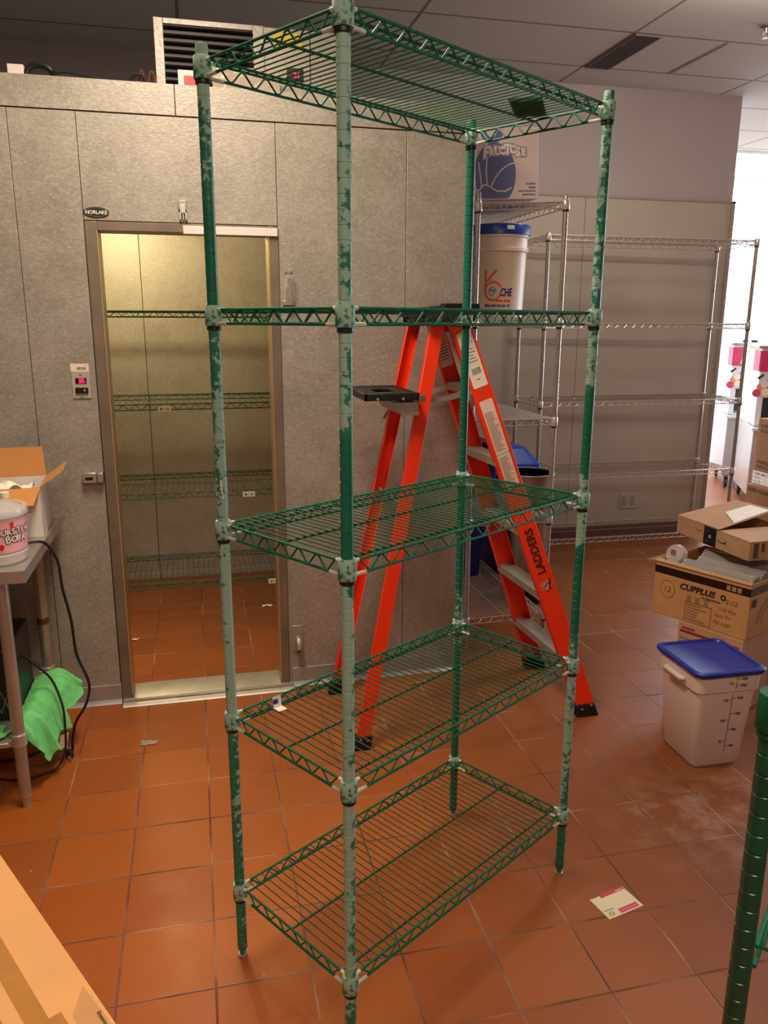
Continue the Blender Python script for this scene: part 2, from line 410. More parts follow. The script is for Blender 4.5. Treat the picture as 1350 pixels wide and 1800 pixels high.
# ------------------------------------------------------------------ walk-in cooler
YC = 3.38
ck = thing('walk_in_cooler', 'galvanized steel walk-in cooler with an open doorway and dark door frame', 'cooler', (0,YC,0))
OX0, OX1, OZ = -.336, .315, 1.974
def cpart(name, lo, hi, mat, bevel=.0015, **k): return MB().box(lo, hi).build(name, mat, ck, world=True, bevel=bevel, **k)
g = .0022
for x0, x1 in ((-2.4,-1.2),(-1.2,-.6235),(-.6235,-.385)):
    cpart('front_panel', (x0+g/2,YC,.0), (x1-g/2,YC+.1,2.394), M['galv'])
cpart('header_panel', (-.385+g/2,YC,2.012), (.356-g/2,YC+.1,2.394), M['galv'])
for x0, x1 in ((.356,.606),(.606,.893),(.893,1.186)):
    cpart('front_panel', (x0+g/2,YC,0), (x1-g/2,YC+.1,2.394), M['galv'])
cpart('seam_backing', (-2.4,YC+.004,2.0), (1.183,YC+.09,2.40), M['dark'], 0)
for x0, x1 in ((-2.4,-.021),(-.021,1.186)):
    cpart('fascia', (x0+g/2,YC-.003,2.398), (x1-g/2,YC+.1,2.508), M['galv'])
cpart('roof', (-2.4,YC+.1,2.36), (1.186,5.2,2.5), M['galv_in'])
cpart('back_panel', (-2.4,5.1,0), (-.285,5.2,2.36), M['galv_in'])
cpart('back_panel', (-.282,5.1,0), (.93,5.2,2.36), M['galv_in'])
cpart('back_panel', (.933,5.1,0), (1.186,5.2,2.36), M['galv_in'])
cpart('side_panel', (-2.4,YC+.1,0), (-2.3,5.1,2.36), M['galv_in'])
cpart('side_panel', (1.086,YC+.1,0), (1.186,5.1,2.36), M['galv'])
b = MB()  # door frame: jambs and head
b.box((-.382,YC-.012,0),(OX0,YC+.104,2.008)); b.box((OX1,YC-.012,0),(.356,YC+.104,2.008)); b.box((OX0,YC-.012,OZ),(OX1,YC+.104,2.008))
b.build('door_frame', M['frame'], ck, world=True, bevel=.002)
b = MB(); b.box((-.3405,YC-.015,0.03),(-.3355,YC+.106,1.974)); b.box((.3145,YC-.015,0.03),(.3195,YC+.106,1.974)); b.build('frame_edge', plain('bright_edge', (196,170,130), .35, .6), ck, world=True)
cpart('header_strip', (-.016,YC-.026,1.968), (.353,YC-.012,2.0), M['white'], .002)
b = MB(); b.hexa([(-.378,YC-.075,0),(.372,YC-.075,0),(.372,YC+.12,0),(-.378,YC+.12,0)], [(-.378,YC-.06,.012),(.372,YC-.06,.012),(.372,YC+.12,.022),(-.378,YC+.12,.022)])
b.box((-.378,YC-.05,.012),(.372,YC-.035,.022))
b.build('threshold', M['alu'], ck, world=True, bevel=.002)
for x0, x1 in ((-2.4,-.384),(.37,1.186)):
    b = MB(); b.box((x0,YC-.008,.008),(x1,YC-.001,.082)); b.hexa([(x0,YC-.03,0),(x1,YC-.03,0),(x1,YC,0),(x0,YC,0)],[(x0,YC-.012,.014),(x1,YC-.012,.014),(x1,YC,.014),(x0,YC,.014)])
    b.build('kick_plate', M['base_galv'], ck, world=True, bevel=.001)
# maker's badge
FY = frame((-.336,YC-.002,2.041), (1,0,0), (0,-1,0))
b = MB(); b.add([FY @ Vector((.0475*math.cos(2*PI*k/32), .019*math.sin(2*PI*k/32), .003*z)) for z in (0,1) for k in range(32)], [tuple(range(32,64))] + [(k,(k+1)%32,32+(k+1)%32,32+k) for k in range(32)])
bd = b.build('badge', M['black'], ck, world=True)
b = MB().ribbon(arc(0,0,.044,0,354,40,.0158), .0007, True); b.build('badge_rim', M['alu'], bd, world=True, M=FY @ Matrix.Translation((0,0,.0036)))
text('NORLAKE', .0185, M['paper'], FY, bd, 'badge_lettering', (0,-.0065), 'CENTER', .0003, sx=.95, lift=.0038)
# door hardware
h = MB().box((-.030,YC-.012,2.06),(.002,YC-.002,2.095)).build('header_clip', M['stainless'], ck, world=True, bevel=.002)
MB().box((-.024,YC-.024,2.045),(-.002,YC-.012,2.078)).box((-.028,YC-.028,2.02),(-.020,YC-.010,2.046)).box((-.006,YC-.028,2.02),(.002,YC-.010,2.046)).box((-.016,YC-.022,2.018),(-.010,YC-.01,2.046)).build('clip_jaw', M['chrome'], h, world=True, bevel=.002)
h = MB().box((-.467,YC-.03,.990),(-.412,YC-.001,1.034)).build('latch_strike', M['stainless'], ck, world=True, bevel=.004)
MB().box((-.410,YC-.034,.992),(-.386,YC-.001,1.032)).build('latch_bolt', M['stainless'], h, world=True, bevel=.003)
MB().box((-.456,YC-.0315,1.004),(-.426,YC-.0295,1.016)).build('latch_slot', M['dark'], h, world=True)
b = MB().box((.374,YC-.006,.16),(.424,YC-.001,.288)); h = b.build('door_stop_plate', M['alu'], ck, world=True, bevel=.002)
MB().tube([(.399,YC-.01,.225),(.399,YC-.03,.222),(.399,YC-.045,.205),(.399,YC-.05,.185)], [.017,.018,.017,.011], 12).build('door_stop_hook', M['stainless'], h, world=True)
MB().box((.392,YC-.03,.165),(.408,YC-.006,.20)).build('door_stop_pad', M['rust'], h, world=True, bevel=.003)
# thermostat plate
FT = frame((-.4435,YC-.001,1.386), (1,0,0), (0,-1,0))
tp = MB().box((-.0345,-.053,0),(.0345,.053,.004)).build('thermostat_plate', M['outlet'], ck, world=True, bevel=.0015, M=FT)
tp['label'] = 'steel control plate with a glowing red temperature display'
MB().box((-.021,.006,.004),(.021,.028,.006)).build('display_window', M['screen'], tp, world=True, M=FT)
text('50', .0245, M['led'], FT, tp, 'display_digits', (-.008,.0085), 'LEFT', .0012, lift=.0068, sx=.85)
MB().box((.0155,.0105,.0062),(.018,.013,.0068)).build('display_point', M['led'], tp, world=True, M=FT)
b = MB().box((-.023,-.032,.004),(.025,-.009,.012)); b.build('switch_rocker', M['black'], tp, world=True, bevel=.002, M=FT)
for y in (.044,-.045): MB().lathe([(0,.004),(.005,.004),(.005,.006),(0,.0065)], (0,y,0), 12).build('screw', M['alu'], tp, world=True, M=FT)
MB().lathe([(0,.012),(.003,.012),(.003,.0135),(0,.014)], (.012,-.02,0), 10).build('indicator', M['white'], tp, world=True, M=FT)
st = MB().box((-.036,.054,.0),(.033,.0845,.0012)).build('barcode_sticker', M['paper_pink'], ck, world=True, M=FT)
b = MB(); x = -.012
while x < .022:
    w = random.choice((.0008,.0014,.002)); b.box((x,.060,.0012),(x+w,.071,.0016)); x += w + random.choice((.0009,.0014))
b.build('barcode', M['ink'], st, world=True, M=FT)
text('3040', .005, M['ink_gray'], FT, st, 'sticker_number', (.018,.0765), lift=.0018)
# jar lamp on the front
jl = thing('jar_light', 'clear glass wall light beside the top right of the door frame', 'light', (.393,YC-.001,1.70))
MB().box((-.026,-.008,0),(.026,0,.02)).build('bracket', M['stainless'], jl, bevel=.002)
MB().lathe([(0,0),(.020,.0),(.024,.02),(.0245,.07),(.022,.10),(.015,.122),(0,.126)], (0,-.034,.002), 24).build('glass_jar', M['lamp_glass'], jl)
MB().lathe([(0,.122),(.016,.12),(.017,.13),(0,.133)], (0,-.034,.002), 20).build('cap', M['alu'], jl)
b = MB()
for dx in (-.009, .009): b.tube([(dx,-.034,.008),(dx,-.034,.072)], .0058, 12)
b.tube([(0,-.034,.066),(0,-.034,.098)], .005, 12); b.build('lamp_socket', M['frame'], jl)
MB().box((-.004,-.04,.092),(.004,-.028,.106)).build('filament_stem', M['black'], jl, bevel=.001)

# ------------------------------------------------------------------ wire shelving
def deck(L, W, sp=.0262, rod=3):
    top, bot = .0125, -.0165
    b = MB()   # perimeter frame with zigzag truss
    def edge(p, q, inner):
        p = Vector(p); q = Vector(q); d = (q-p).normalized(); ln = (q-p).length; a = p + d*.022; c = q - d*.022
        b.tube([a+Vector((0,0,top)), c+Vector((0,0,top))], .0031, 8); b.tube([a+Vector((0,0,bot)), c+Vector((0,0,bot))], .0031, 8)
        n = max(4, round((ln-.07)/.0310)); n += n % 2
        pts = []
        for i in range(n+1):
            s = .035 + (ln-.07)*i/n; up = i % 2 == 0
            z = top-.004 if up else bot+.002
            for ds in (-.0045, .0045): pts.append(p + d*(s+ds) + Vector((0,0,z)) + inner*.003)
        b.tube(pts, .0021, 6)
    edge((0,0,0),(L,0,0), Vector((0,1,0))); edge((0,W,0),(L,W,0), Vector((0,-1,0)))
    edge((0,0,0),(0,W,0), Vector((1,0,0))); edge((L,0,0),(L,W,0), Vector((-1,0,0)))
    w = MB(); n = round((L-.05)/sp)
    for i in range(n+1):
        x = .025 + (L-.05)*i/n
        w.tube([(x,-.0012,top+.0008),(x,W+.0012,top+.0008)], .0016, 5)
    r = MB()
    ys = [.03, W/2, W-.03] if rod == 3 else [.03, W/3, 2*W/3, W-.03]
    for y in ys: r.tube([(.002,y,top-.0036),(L-.002,y,top-.0036)], .0028, 7)
    return b, w, r
def collar_mb(dx, dy):
    b = MB(); r0 = .0131
    b.lathe([(r0,.0215),(.0168,.0215),(.0178,.020),(.0186,-.0205),(.0178,-.022),(r0,-.022)], (0,0,0), 24)
    return b
def collar_obj(dx, dy, m1, m2, parent):
    b = collar_mb(dx, dy); nf_ = len(b.f)
    for (ex, ey) in ((dx,0),(0,dy)):
        for z, l in ((.0125,.030),(-.0165,.050)):
            b.tube([(ex*.0150,ey*.0150,z),(ex*l,ey*l,z)], .0042, 8)
    o = b.build('corner_collar', m1, parent); o.data.materials.append(m2)
    for p_ in o.data.polygons:
        if p_.index >= nf_: p_.material_index = 1
    return o
def post_mb(H, g=True, r=.0127):
    prof = [(0,.006),(.007,.006),(.009,.022),(r-.001,.024),(r,.026)]
    if g:
        z = .05
        while z < H - .02:
            prof += [(r,z-.0016),(r-.0009,z-.0008),(r-.0009,z+.0008),(r,z+.0016)]; z += .0254
    prof += [(r,H-.004),(r-.001,H),(r-.004,H),(r-.004,H-.01),(0,H-.01)]
    return MB().lathe(prof, (0,0,0), 20)
def shelving(label, loc, rz, L, W, zs, H, posts, M_wire, M_rod, M_collar, M_arm, M_sleeve, group=None, sp=.0215, tilt={}, corners=None, cat='shelving unit', skipcollar=(), hgt=None, name='wire_shelving_unit'):
    root = thing(name, label, cat, loc, rz, group)
    P = [(0,0,1,1),(L,0,-1,1),(0,W,1,-1),(L,W,-1,-1)]
    for i, (x, y, dx, dy) in enumerate(P):
        hh = H if hgt is None else hgt[i]
        o = post_mb(hh).build('post', posts[i % len(posts)], root); o.location = (x, y, 0)
        f = MB().lathe([(0,0),(.0115,0),(.0122,.003),(.0122,.007),(.006,.008),(.005,.024),(0,.024)], (0,0,0), 16).build('levelling_foot', M['alu'], o)
        c = MB().lathe([(0,0),(.0105,0),(.0105,.002),(.006,.005),(0,.006)], (0,0,hh-.003), 16).build('post_cap', M['black'] , o)
    first = None
    cm = {}
    for k, z in enumerate(zs):
        if first is None:
            fb, wb, rb = deck(L, W, sp)
            s = fb.build('wire_shelf', M_wire, root); dk = wb.build('deck_wires', M_rod, s); rr_ = rb.build('support_rods', M_rod, s)
            first = (s, dk, rr_); kids = [dk, rr_]
            for (x, y, dx, dy) in P:
                c = collar_obj(dx, dy, M_collar, M_arm, s); c.location = (x, y, 0)
                v = MB().lathe([(.0130,-.0310),(.0150,-.0310),(.0158,-.0300),(.0156,-.021),(.0130,-.021)], (0,0,0), 20).build('split_sleeve', M_sleeve, s); v.location = (x, y, 0)
                kids += [c, v]
            s0 = s; kids0 = kids
        else:
            s = s0.copy(); COL.objects.link(s); s.parent = root
            for c in kids0:
                d = c.copy(); COL.objects.link(d); d.parent = s
        s.location = (0, 0, z)
        if k in tilt: s.rotation_euler = tilt[k][0]; s.location = (0, 0, z + tilt[k][1])
    return root
PA = m_post('worn_post_left', [(0,.20,.22),(.20,.66,.30),(.68,1.15,.62),(1.17,1.46,.50),(1.48,1.64,.34),(1.65,1.85,-.1),(1.88,2.06,.36),(2.09,2.18,.85)], side=(.3,-.95), sw=-.12)
PB = m_post('worn_post_front', [(0,.16,.30),(.17,.30,.56),(.32,.62,.54),(.64,.95,.62),(.96,1.10,.74),(1.12,1.18,.35),(1.19,1.43,-.2),(1.44,1.64,.52),(1.66,2.02,.50),(2.03,2.18,.75)], side=(.85,-.2), sw=.20, nsc=52)
PC = m_post('worn_post_right', [(0,.18,.12),(.2,.42,.5),(.44,.68,.62),(.7,.78,.45),(.80,1.03,-.1),(1.05,1.17,.7),(1.18,1.24,.5),(1.26,1.46,-.1),(1.48,1.64,.6),(1.66,2.18,.46)], side=(.4,-.9), sw=.1)
PD = m_post('worn_post_back', [(0,.3,.12),(.32,.6,.05),(.62,.8,.45),(.82,1.15,.0),(1.17,1.3,.1),(1.32,1.64,.0),(1.66,2.1,.05),(2.1,2.18,.3)])
# main unit: local x along the long side, local y from the near long side to the far one
AN = .5594708860
GP1 = Vector((.2693,1.4420))            # front post
main = shelving('tall green wire shelving unit with flaking posts in the middle of the floor', (GP1.x, GP1.y, 0), AN, .8688, .4204,
    [.2024,.6891,1.1715,1.6505,2.136], 2.18, [PB, PC, PA, PD], M['green'], M['green_dark'], M['collar'], M['worn_tip'], M['black'], sp=.0208)
# inside the cooler
shelving('dark green wire shelving unit standing against the back wall inside the cooler', (-.78,4.34,0), 0, 1.49, .57, [.20,.715,1.195,1.672], 1.88,
    [M['green_in']], M['green_in'], M['green_in'], M['green_in'], M['green_in'], M['black'], sp=.03)
for i, (x, z, txt) in enumerate(((-.165,1.196,'- - -'),(.258,.715,'TEA'),(.385,.20,''))):
    tg = thing('shelf_tag', ['cream price tag clipped to the third shelf up inside the cooler','white tag clipped to the second shelf up inside the cooler','small pale tag clipped to the bottom shelf inside the cooler'][i], 'tag', (x,4.3365,z-.012))
    MB().box((-.034,-.004,-.014),(.034,-.0025,.014)).build('tag_card', M['cream'] if i == 0 else M['paper'], tg)
    b = MB(); b.box((-.022,-.0048,-.002),(.022,-.0042,0)); b.box((-.022,-.0048,-.008),(-.012,-.0042,.005)); b.box((.014,-.0048,-.008),(.02,-.0042,.005)); b.build('tag_print', M['ink_gray'], tg)
    MB().box((-.034,-.0026,.010),(.034,.0034,.0155)).build('clip', M['clear'], tg)
# chrome unit with the bucket
tl = {4: ((R(-3.0), 0, 0), -.003)}
unitA = shelving('narrow chrome wire shelving unit beside the cooler corner holding a bucket and a carton', (1.7155,3.594,0), R(90)+.006, 1.17, .431, [.1466,.665,1.160,1.636,2.170], 2.205,
    [M['chrome_dull']], M['chrome'], M['chrome'], M['chrome'], M['chrome'], M['black'], sp=.0215, tilt=tl)
shelving('long empty chrome wire shelving unit with five shelves against the panelled wall', (2.2037,4.8383,0), -.0175, 1.4884, .4313, [.1587,.6113,1.1065,1.6148,2.156], 2.18,
    [M['chrome_dull']], M['chrome'], M['chrome_dull'], M['chrome'], M['chrome'], M['black'], sp=.0262)
MB_ = None
# green unit at the right edge of the frame
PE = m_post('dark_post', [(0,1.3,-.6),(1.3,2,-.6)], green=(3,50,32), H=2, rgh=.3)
c41 = R(41)
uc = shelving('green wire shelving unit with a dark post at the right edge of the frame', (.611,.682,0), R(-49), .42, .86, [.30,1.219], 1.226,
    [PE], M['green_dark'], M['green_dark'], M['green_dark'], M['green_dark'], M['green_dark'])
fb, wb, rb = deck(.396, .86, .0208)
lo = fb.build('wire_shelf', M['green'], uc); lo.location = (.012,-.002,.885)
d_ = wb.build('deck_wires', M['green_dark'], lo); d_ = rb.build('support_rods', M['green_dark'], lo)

# small things on the main unit
def on_main(x, y, z): # world -> local
    return main
gc = thing('green_card', 'small dark green card lying on the top green shelf', 'card', (.838,2.0,2.1560), R(62))
props(gc); 
MB().box((-.09,-.04,0),(.09,.04,.002)).build('card_sheet', M['green_card'], gc)
pc = thing('torn_sticker', 'torn white paper sticker stuck to the left green post', 'sticker', (.0462,1.7984,1.272))
def cyl_patch(r, a0, a1, pts, n=10):
    pass
b = MB(); vs = []; fs = []
oz = [(-.020,-.006),(-.012,.022),(.0,.018),(.012,.024),(.020,.010),(.015,-.012),(.004,-.026),(-.014,-.02)]
N = 8
for i, (u_, v_) in enumerate(oz):
    a = R(-95) + u_/.0133; vs.append((.0134*math.cos(a), .0134*math.sin(a), v_))
vs.append((.0136*math.cos(R(-95)), .0136*math.sin(R(-95)), 0))
b.add(vs, [(8,i,(i+1)%8) for i in range(8)]); b.build('paper_patch', M['paper'], pc)
tg = thing('small_tag', 'small folded white tag caught in the second shelf from the bottom', 'tag', (.158,1.80,.7095), R(25))
MB().quad((-.012,0,0),(.012,0,0),(.012,.004,.028),(-.012,.004,.028)).quad((-.012,0,0),(-.012,-.026,.001),(.012,-.026,.001),(.012,0,0)).build('tag_sheet', M['paper'], tg)
MB().quad((-.012,-.0006,.009),(.002,-.0006,.009),(.002,.0022,.02),(-.012,.0022,.02)).build('tag_print', M['ink_blue'], tg)

# ------------------------------------------------------------------ ladder
ld = thing('step_ladder', 'bright orange fiberglass step ladder with black paint shelf standing open behind the green unit', 'ladder', (1.05,3.02,0))
def V(*a): return Vector(a)
ZT = 1.655
fn0, fn1 = V(1.563,2.793,.012), V(1.563-.357*ZT, 2.793+.066*ZT, ZT)
ff0, ff1 = V(1.545,3.317,.012), V(1.545-.357*ZT, 3.317-.097*ZT, ZT)
rn0, rn1 = V(.566,2.738,.012), V(.566+.201*ZT, 2.738+.099*ZT, ZT)
rf0, rf1 = V(.551,3.26,.012), V(.551+.194*ZT, 3.26-.062*ZT, ZT)
def onl(a, b_, z): return a.lerp(b_, (z-a.z)/(b_.z-a.z))
rails = {}
for nm, p0, p1, w, ny, fl in (('front_rail',fn0,fn1,.080,1,.030),('front_rail',ff0,ff1,.080,-1,.030),('rear_rail',rn0,rn1,.050,1,.026),('rear_rail',rf0,rf1,.050,-1,.026)):
    d = (p1-p0).normalized(); Nn = V(0,ny,0); Nn = (Nn - d*Nn.dot(d)).normalized(); U = d.cross(Nn).normalized()
    o = MB().channel(p0 + d*.02, p1, U, Nn, w, fl, .0035).build(nm, M['orange'], ld, world=True, bevel=.0008, bseg=1)
    rails[(nm, ny)] = (o, U, Nn, d)
    ft = MB(); a = w/2 + .004
    q = lambda s, n_, z: p0 + U*s + V(0,n_*ny,0) + V(0,0,z-.012)
    # foot: shoe around the rail end
    B4 = [V(p0.x - a - .008, p0.y - .008*ny, 0), V(p0.x + a + .004, p0.y - .008*ny, 0), V(p0.x + a + .004, p0.y + (fl+.008)*ny, 0), V(p0.x - a - .008, p0.y + (fl+.008)*ny, 0)]
    sh = d * (.055/d.z); T4 = [v + sh for v in B4]
    B4[0] = B4[0] + V(0,0,0)
    ft.hexa(B4, T4); fo = ft.build('rubber_foot', M['black_rubber'], o, world=True, bevel=.004)
    for s in (-.5, .5):
        c = p0 + sh*.6 + U*s*w*.55 + V(0,-.009*ny,0)
        MB().tube([c, c + V(0,-.004*ny,0)], .005, 10).build('foot_rivet', M['alu'], o, world=True)
# steps
for z in (.272,.553,.834,1.115,1.396):
    a = onl(fn0, fn1, z); c = onl(ff0, ff1, z)
    b = MB(); hw = .036
    y0, y1 = a.y+.0045, c.y-.0045; xa, xc = a.x, c.x
    b.hexa([V(xa-hw,y0,z-.004),V(xa+hw,y0,z-.004),V(xc+hw,y1,z-.004),V(xc-hw,y1,z-.004)],[V(xa-hw,y0,z),V(xa+hw,y0,z),V(xc+hw,y1,z),V(xc-hw,y1,z)])
    b.hexa([V(xa-hw,y0,z-.030),V(xa-hw+.003,y0,z-.030),V(xc-hw+.003,y1,z-.030),V(xc-hw,y1,z-.030)],[V(xa-hw,y0,z-.004),V(xa-hw+.003,y0,z-.004),V(xc-hw+.003,y1,z-.004),V(xc-hw,y1,z-.004)])
    b.hexa([V(xa+hw-.003,y0,z-.030),V(xa+hw,y0,z-.030),V(xc+hw,y1,z-.030),V(xc+hw-.003,y1,z-.030)],[V(xa+hw-.003,y0,z-.004),V(xa+hw,y0,z-.004),V(xc+hw,y1,z-.004),V(xc+hw-.003,y1,z-.004)])
    for i in range(7):
        s = -hw + .008 + i*.0095
        b.hexa([V(xa+s,y0,z),V(xa+s+.003,y0,z),V(xc+s+.003,y1,z),V(xc+s,y1,z)],[V(xa+s,y0,z+.0016),V(xa+s+.003,y0,z+.0016),V(xc+s+.003,y1,z+.0016),V(xc+s,y1,z+.0016)])
    b.build('step', M['alu'], ld, world=True)
    rv = MB()
    for yy, s in ((a.y,-1),(c.y,1)):
        rv.tube([V(xa if s < 0 else xc, yy, z-.014), V(xa if s < 0 else xc, yy+s*.003, z-.014)], .0055, 10)
    if z > 1.3 or z < .3: rv.build('step_rivets', M['alu'], ld, world=True)
# rear cross braces
for z in (.95,):
    a = onl(rn0, rn1, z); c = onl(rf0, rf1, z)
    MB().tube([a+V(0,.004,0), c-V(0,.004,0)], .007, 10).build('rear_brace', M['alu'], ld, world=True)
# top cap
cy0, cy1 = 2.865, 3.19
b = MB(); b.box((.845,cy0,1.640),(1.03,cy1,1.655))
b.box((.822,cy0,1.655),(1.045,cy1,1.672))
b.box((.822,cy0,1.672),(.842,cy1,1.690)); b.box((1.018,cy0+.06,1.672),(1.045,cy1-.02,1.700)); b.box((.842,cy0,1.672),(.90,cy0+.03,1.686))
b.box((.905,cy0,1.672),(1.045,cy0+.055,1.704)); b.box((.842,cy1-.05,1.672),(.98,cy1,1.690)); b.box((.93,3.0,1.672),(.96,3.16,1.698))
b.build('top_cap', M['black'], ld, world=True, bevel=.003)
sk = MB(); sk.box((.835,cy0-.004,1.634),(1.035,cy0,1.66)); sk.box((.835,cy1,1.634),(1.035,cy1+.004,1.66)); sk.build('cap_bracket', plain('cap_side', (34,30,28), .5), ld, world=True, bevel=.002)
for x in (.885,.99):
    MB().tube([V(x,cy0-.004,1.645), V(x,cy0-.009,1.645)], .006, 12).build('cap_rivet', M['alu'], ld, world=True)
# brace strips inside the front rails under the cap
a = onl(fn0,fn1,1.60); c = onl(fn0,fn1,1.40)
MB().hexa([V(a.x-.058,a.y+.03,1.60),V(a.x-.040,a.y+.03,1.60),V(a.x-.040,a.y+.034,1.60),V(a.x-.058,a.y+.034,1.60)],[V(c.x-.052,c.y+.03,1.37),V(c.x-.034,c.y+.03,1.37),V(c.x-.034,c.y+.034,1.37),V(c.x-.052,c.y+.034,1.37)]).build('inner_brace', M['alu'], ld, world=True)
# spreaders
for pr_, pf_, s in ((rn0,fn0,-1),(rf0,ff0,1)):
    r1_, f1_ = (rn1, fn1) if s < 0 else (rf1, ff1)
    A = onl(pr_, r1_, 1.35) + V(0,.012*-s,0); B = onl(pf_, f1_, 1.385) + V(0,.034*-s,0); mid = V(.918,(A.y+B.y)/2,1.348)
    sp_ = MB()
    for p, q in ((A,mid),(mid,B)):
        d = (q-p).normalized(); n_ = V(0,0,1); sp_.hexa([p+V(0,-.002,-.011),q+V(0,-.002,-.011),q+V(0,.002,-.011),p+V(0,.002,-.011)],[p+V(0,-.002,.011),q+V(0,-.002,.011),q+V(0,.002,.011),p+V(0,.002,.011)])
    so = sp_.build('spreader', M['alu'], ld, world=True)
    MB().tube([mid+V(0,-.006,0), mid+V(0,.006,0)], .006, 12).build('hinge_rivet', M['stainless'], so, world=True)
# paint shelf
ps = MB(); X0, X1, Y0, Y1, Z0, Z1 = .592,.800,2.80,3.17,1.357,1.384
ps.box((X0,Y0,Z0),(X1,Y0+.012,Z1)); ps.box((X0,Y1-.012,Z0),(X1,Y1,Z1)); ps.box((X0,Y0,Z0),(X0+.012,Y1,Z1)); ps.box((X1-.012,Y0,Z0),(X1,Y1,Z1))
ps.box((X0+.012,Y0+.012,Z1-.012),(X0+.07,Y1-.012,Z1-.004)); ps.box((X1-.06,Y0+.012,Z1-.012),(X1-.012,Y1-.012,Z1-.004)); ps.box((X0+.07,Y0+.012,Z1-.012),(X1-.06,Y0+.09,Z1-.004)); ps.box((X0+.07,Y1-.09,Z1-.012),(X1-.06,Y1-.012,Z1-.004))
po = ps.build('paint_shelf', M['black'], ld, world=True, bevel=.003)
ring = [(( X0+X1)/2 + .072*math.cos(R(a)), (Y0+Y1)/2 + .11*math.sin(R(a)), Z1-.008) for a in range(0,360,15)]
MB().tube(ring, .005, 8, closed=True).build('shelf_ring', M['black'], po, world=True)
for x in (.640,.735): MB().tube([V(x,Y0,1.364), V(x,Y0-.004,1.364)], .005, 10).build('shelf_rivet', M['alu'], po, world=True)
MB().hexa([V(.74,2.82,1.300),V(.80,2.82,1.300),V(.80,3.15,1.300),V(.74,3.15,1.300)],[V(.70,2.82,1.349),V(.80,2.82,1.349),V(.80,3.15,1.349),V(.70,3.15,1.349)]).build('shelf_bracket', M['alu'], po, world=True)
MB().tube([V(.79,3.13,1.33), V(.745,3.15,1.25)], .006, 8).build('shelf_strut', M['alu'], po, world=True)
MB().box((.795,2.797,1.352),(.822,2.812,1.378)).build('shelf_clip', plain('copper_clip', (150,110,96), .4, .5), po, world=True, bevel=.002)
# labels and lettering on the near front rail
ro, U, Nn, dd = rails[('front_rail', 1)]
out = -Nn
right = Vector((1,0,0)); right = (right - dd*right.dot(dd)); right = (right - out*right.dot(out)).normalized()
def rail_face(z, s=0):
    return onl(fn0, fn1, z) + right*s
def rail_patch(z0, z1, w, name, mat, cham=.006):
    p0 = rail_face(z0); p1 = rail_face(z1); l = (p1-p0).length
    F_ = frame(p0 + out*.0004, right, out)
    b_ = MB().rrect([(0,l/2,0,w/2,l/2,cham),(0,l/2,.0006,w/2,l/2,cham)], 3)
    return b_.build(name, mat, ro, world=True, M=F_), F_, l
lb, F_, l = rail_patch(1.395, 1.600, .060, 'product_label', M['paper'])
b = MB(); x = -.015
while x < .018:
    w = random.choice((.0012,.002)); b.box((x,.052,.0007),(x+w,.076,.0010)); x += w + .0014
b.build('label_barcode', M['ink'], lb, world=True, M=F_)
b = MB(); [b.box((-.02,.10+.012*i,.0007),(.022-.006*(i%3),.1035+.012*i,.0010)) for i in range(8)]; b.box((-.006,.03,.0007),(.006,.034,.001)); b.build('label_print', M['ink_soft'], lb, world=True, M=F_)
lb, F_, l = rail_patch(1.000, 1.345, .054, 'instruction_label', M['paper_pink'])
b = MB(); rnd = random.Random(3)
yy = .012
while yy < l-.05:
    if abs(yy - l*.40) > .012:
        b.box((-.022,yy,.0007),(-.022+.044*rnd.uniform(.55,1),yy+.0022,.0010))
    yy += .0062
b.build('label_print', M['ink_soft'], lb, world=True, M=F_)
MB().box((-.027,l*.40-.0015,.0007),(.027,l*.40+.0015,.0011)).build('label_line', M['lime'], lb, world=True, M=F_)
# far rail label
rf_, Uf, Nf, df = rails[('front_rail', -1)]
inn = V(0,-1,0); inn = (inn - df*inn.dot(df)).normalized(); rt = V(1,0,0); rt = (rt - df*rt.dot(df)).normalized()
pp = onl(ff0, ff1, 1.46) + Nf*.0045; F2 = frame(pp, rt, Nf)
MB().box((-.030,0,0),(.026,.16,.0006)).build('product_label', M['paper'], rf_, world=True, M=F2)
b = MB(); [b.box((-.022,.03+.012*i,.0007),(.016,.034+.012*i,.001)) for i in range(9)]; b.build('label_print', M['ink_gray'], rf_, world=True, M=F2)
F3 = frame(rail_face(.640) + out*.0006, dd, out)
text('LADDERS', .047, M['ink'], F3, ro, 'ladder_lettering', (0,-.016), 'LEFT', .0016, sx=1.0, space=1.02)
F4 = frame(rail_face(.590) + out*.0006, dd, out)
em = MB().ribbon(arc(0,0,.0125,0,355,28), .024, True).build('rail_emblem', M['logo_pink'], ro, world=True, M=F4)
b = MB(); b.ribbon([(-.028,.0),(.0,.022),(.026,.004),(.0,-.022),(-.028,.0)], .003); b.ribbon([(-.022,-.012),(.024,-.022)], .008); b.ribbon([(-.006,.010),(.008,-.010)], .004); b.build('emblem_lines', M['ink'], em, world=True, M=F4 @ Matrix.Translation((0,0,.0004)))

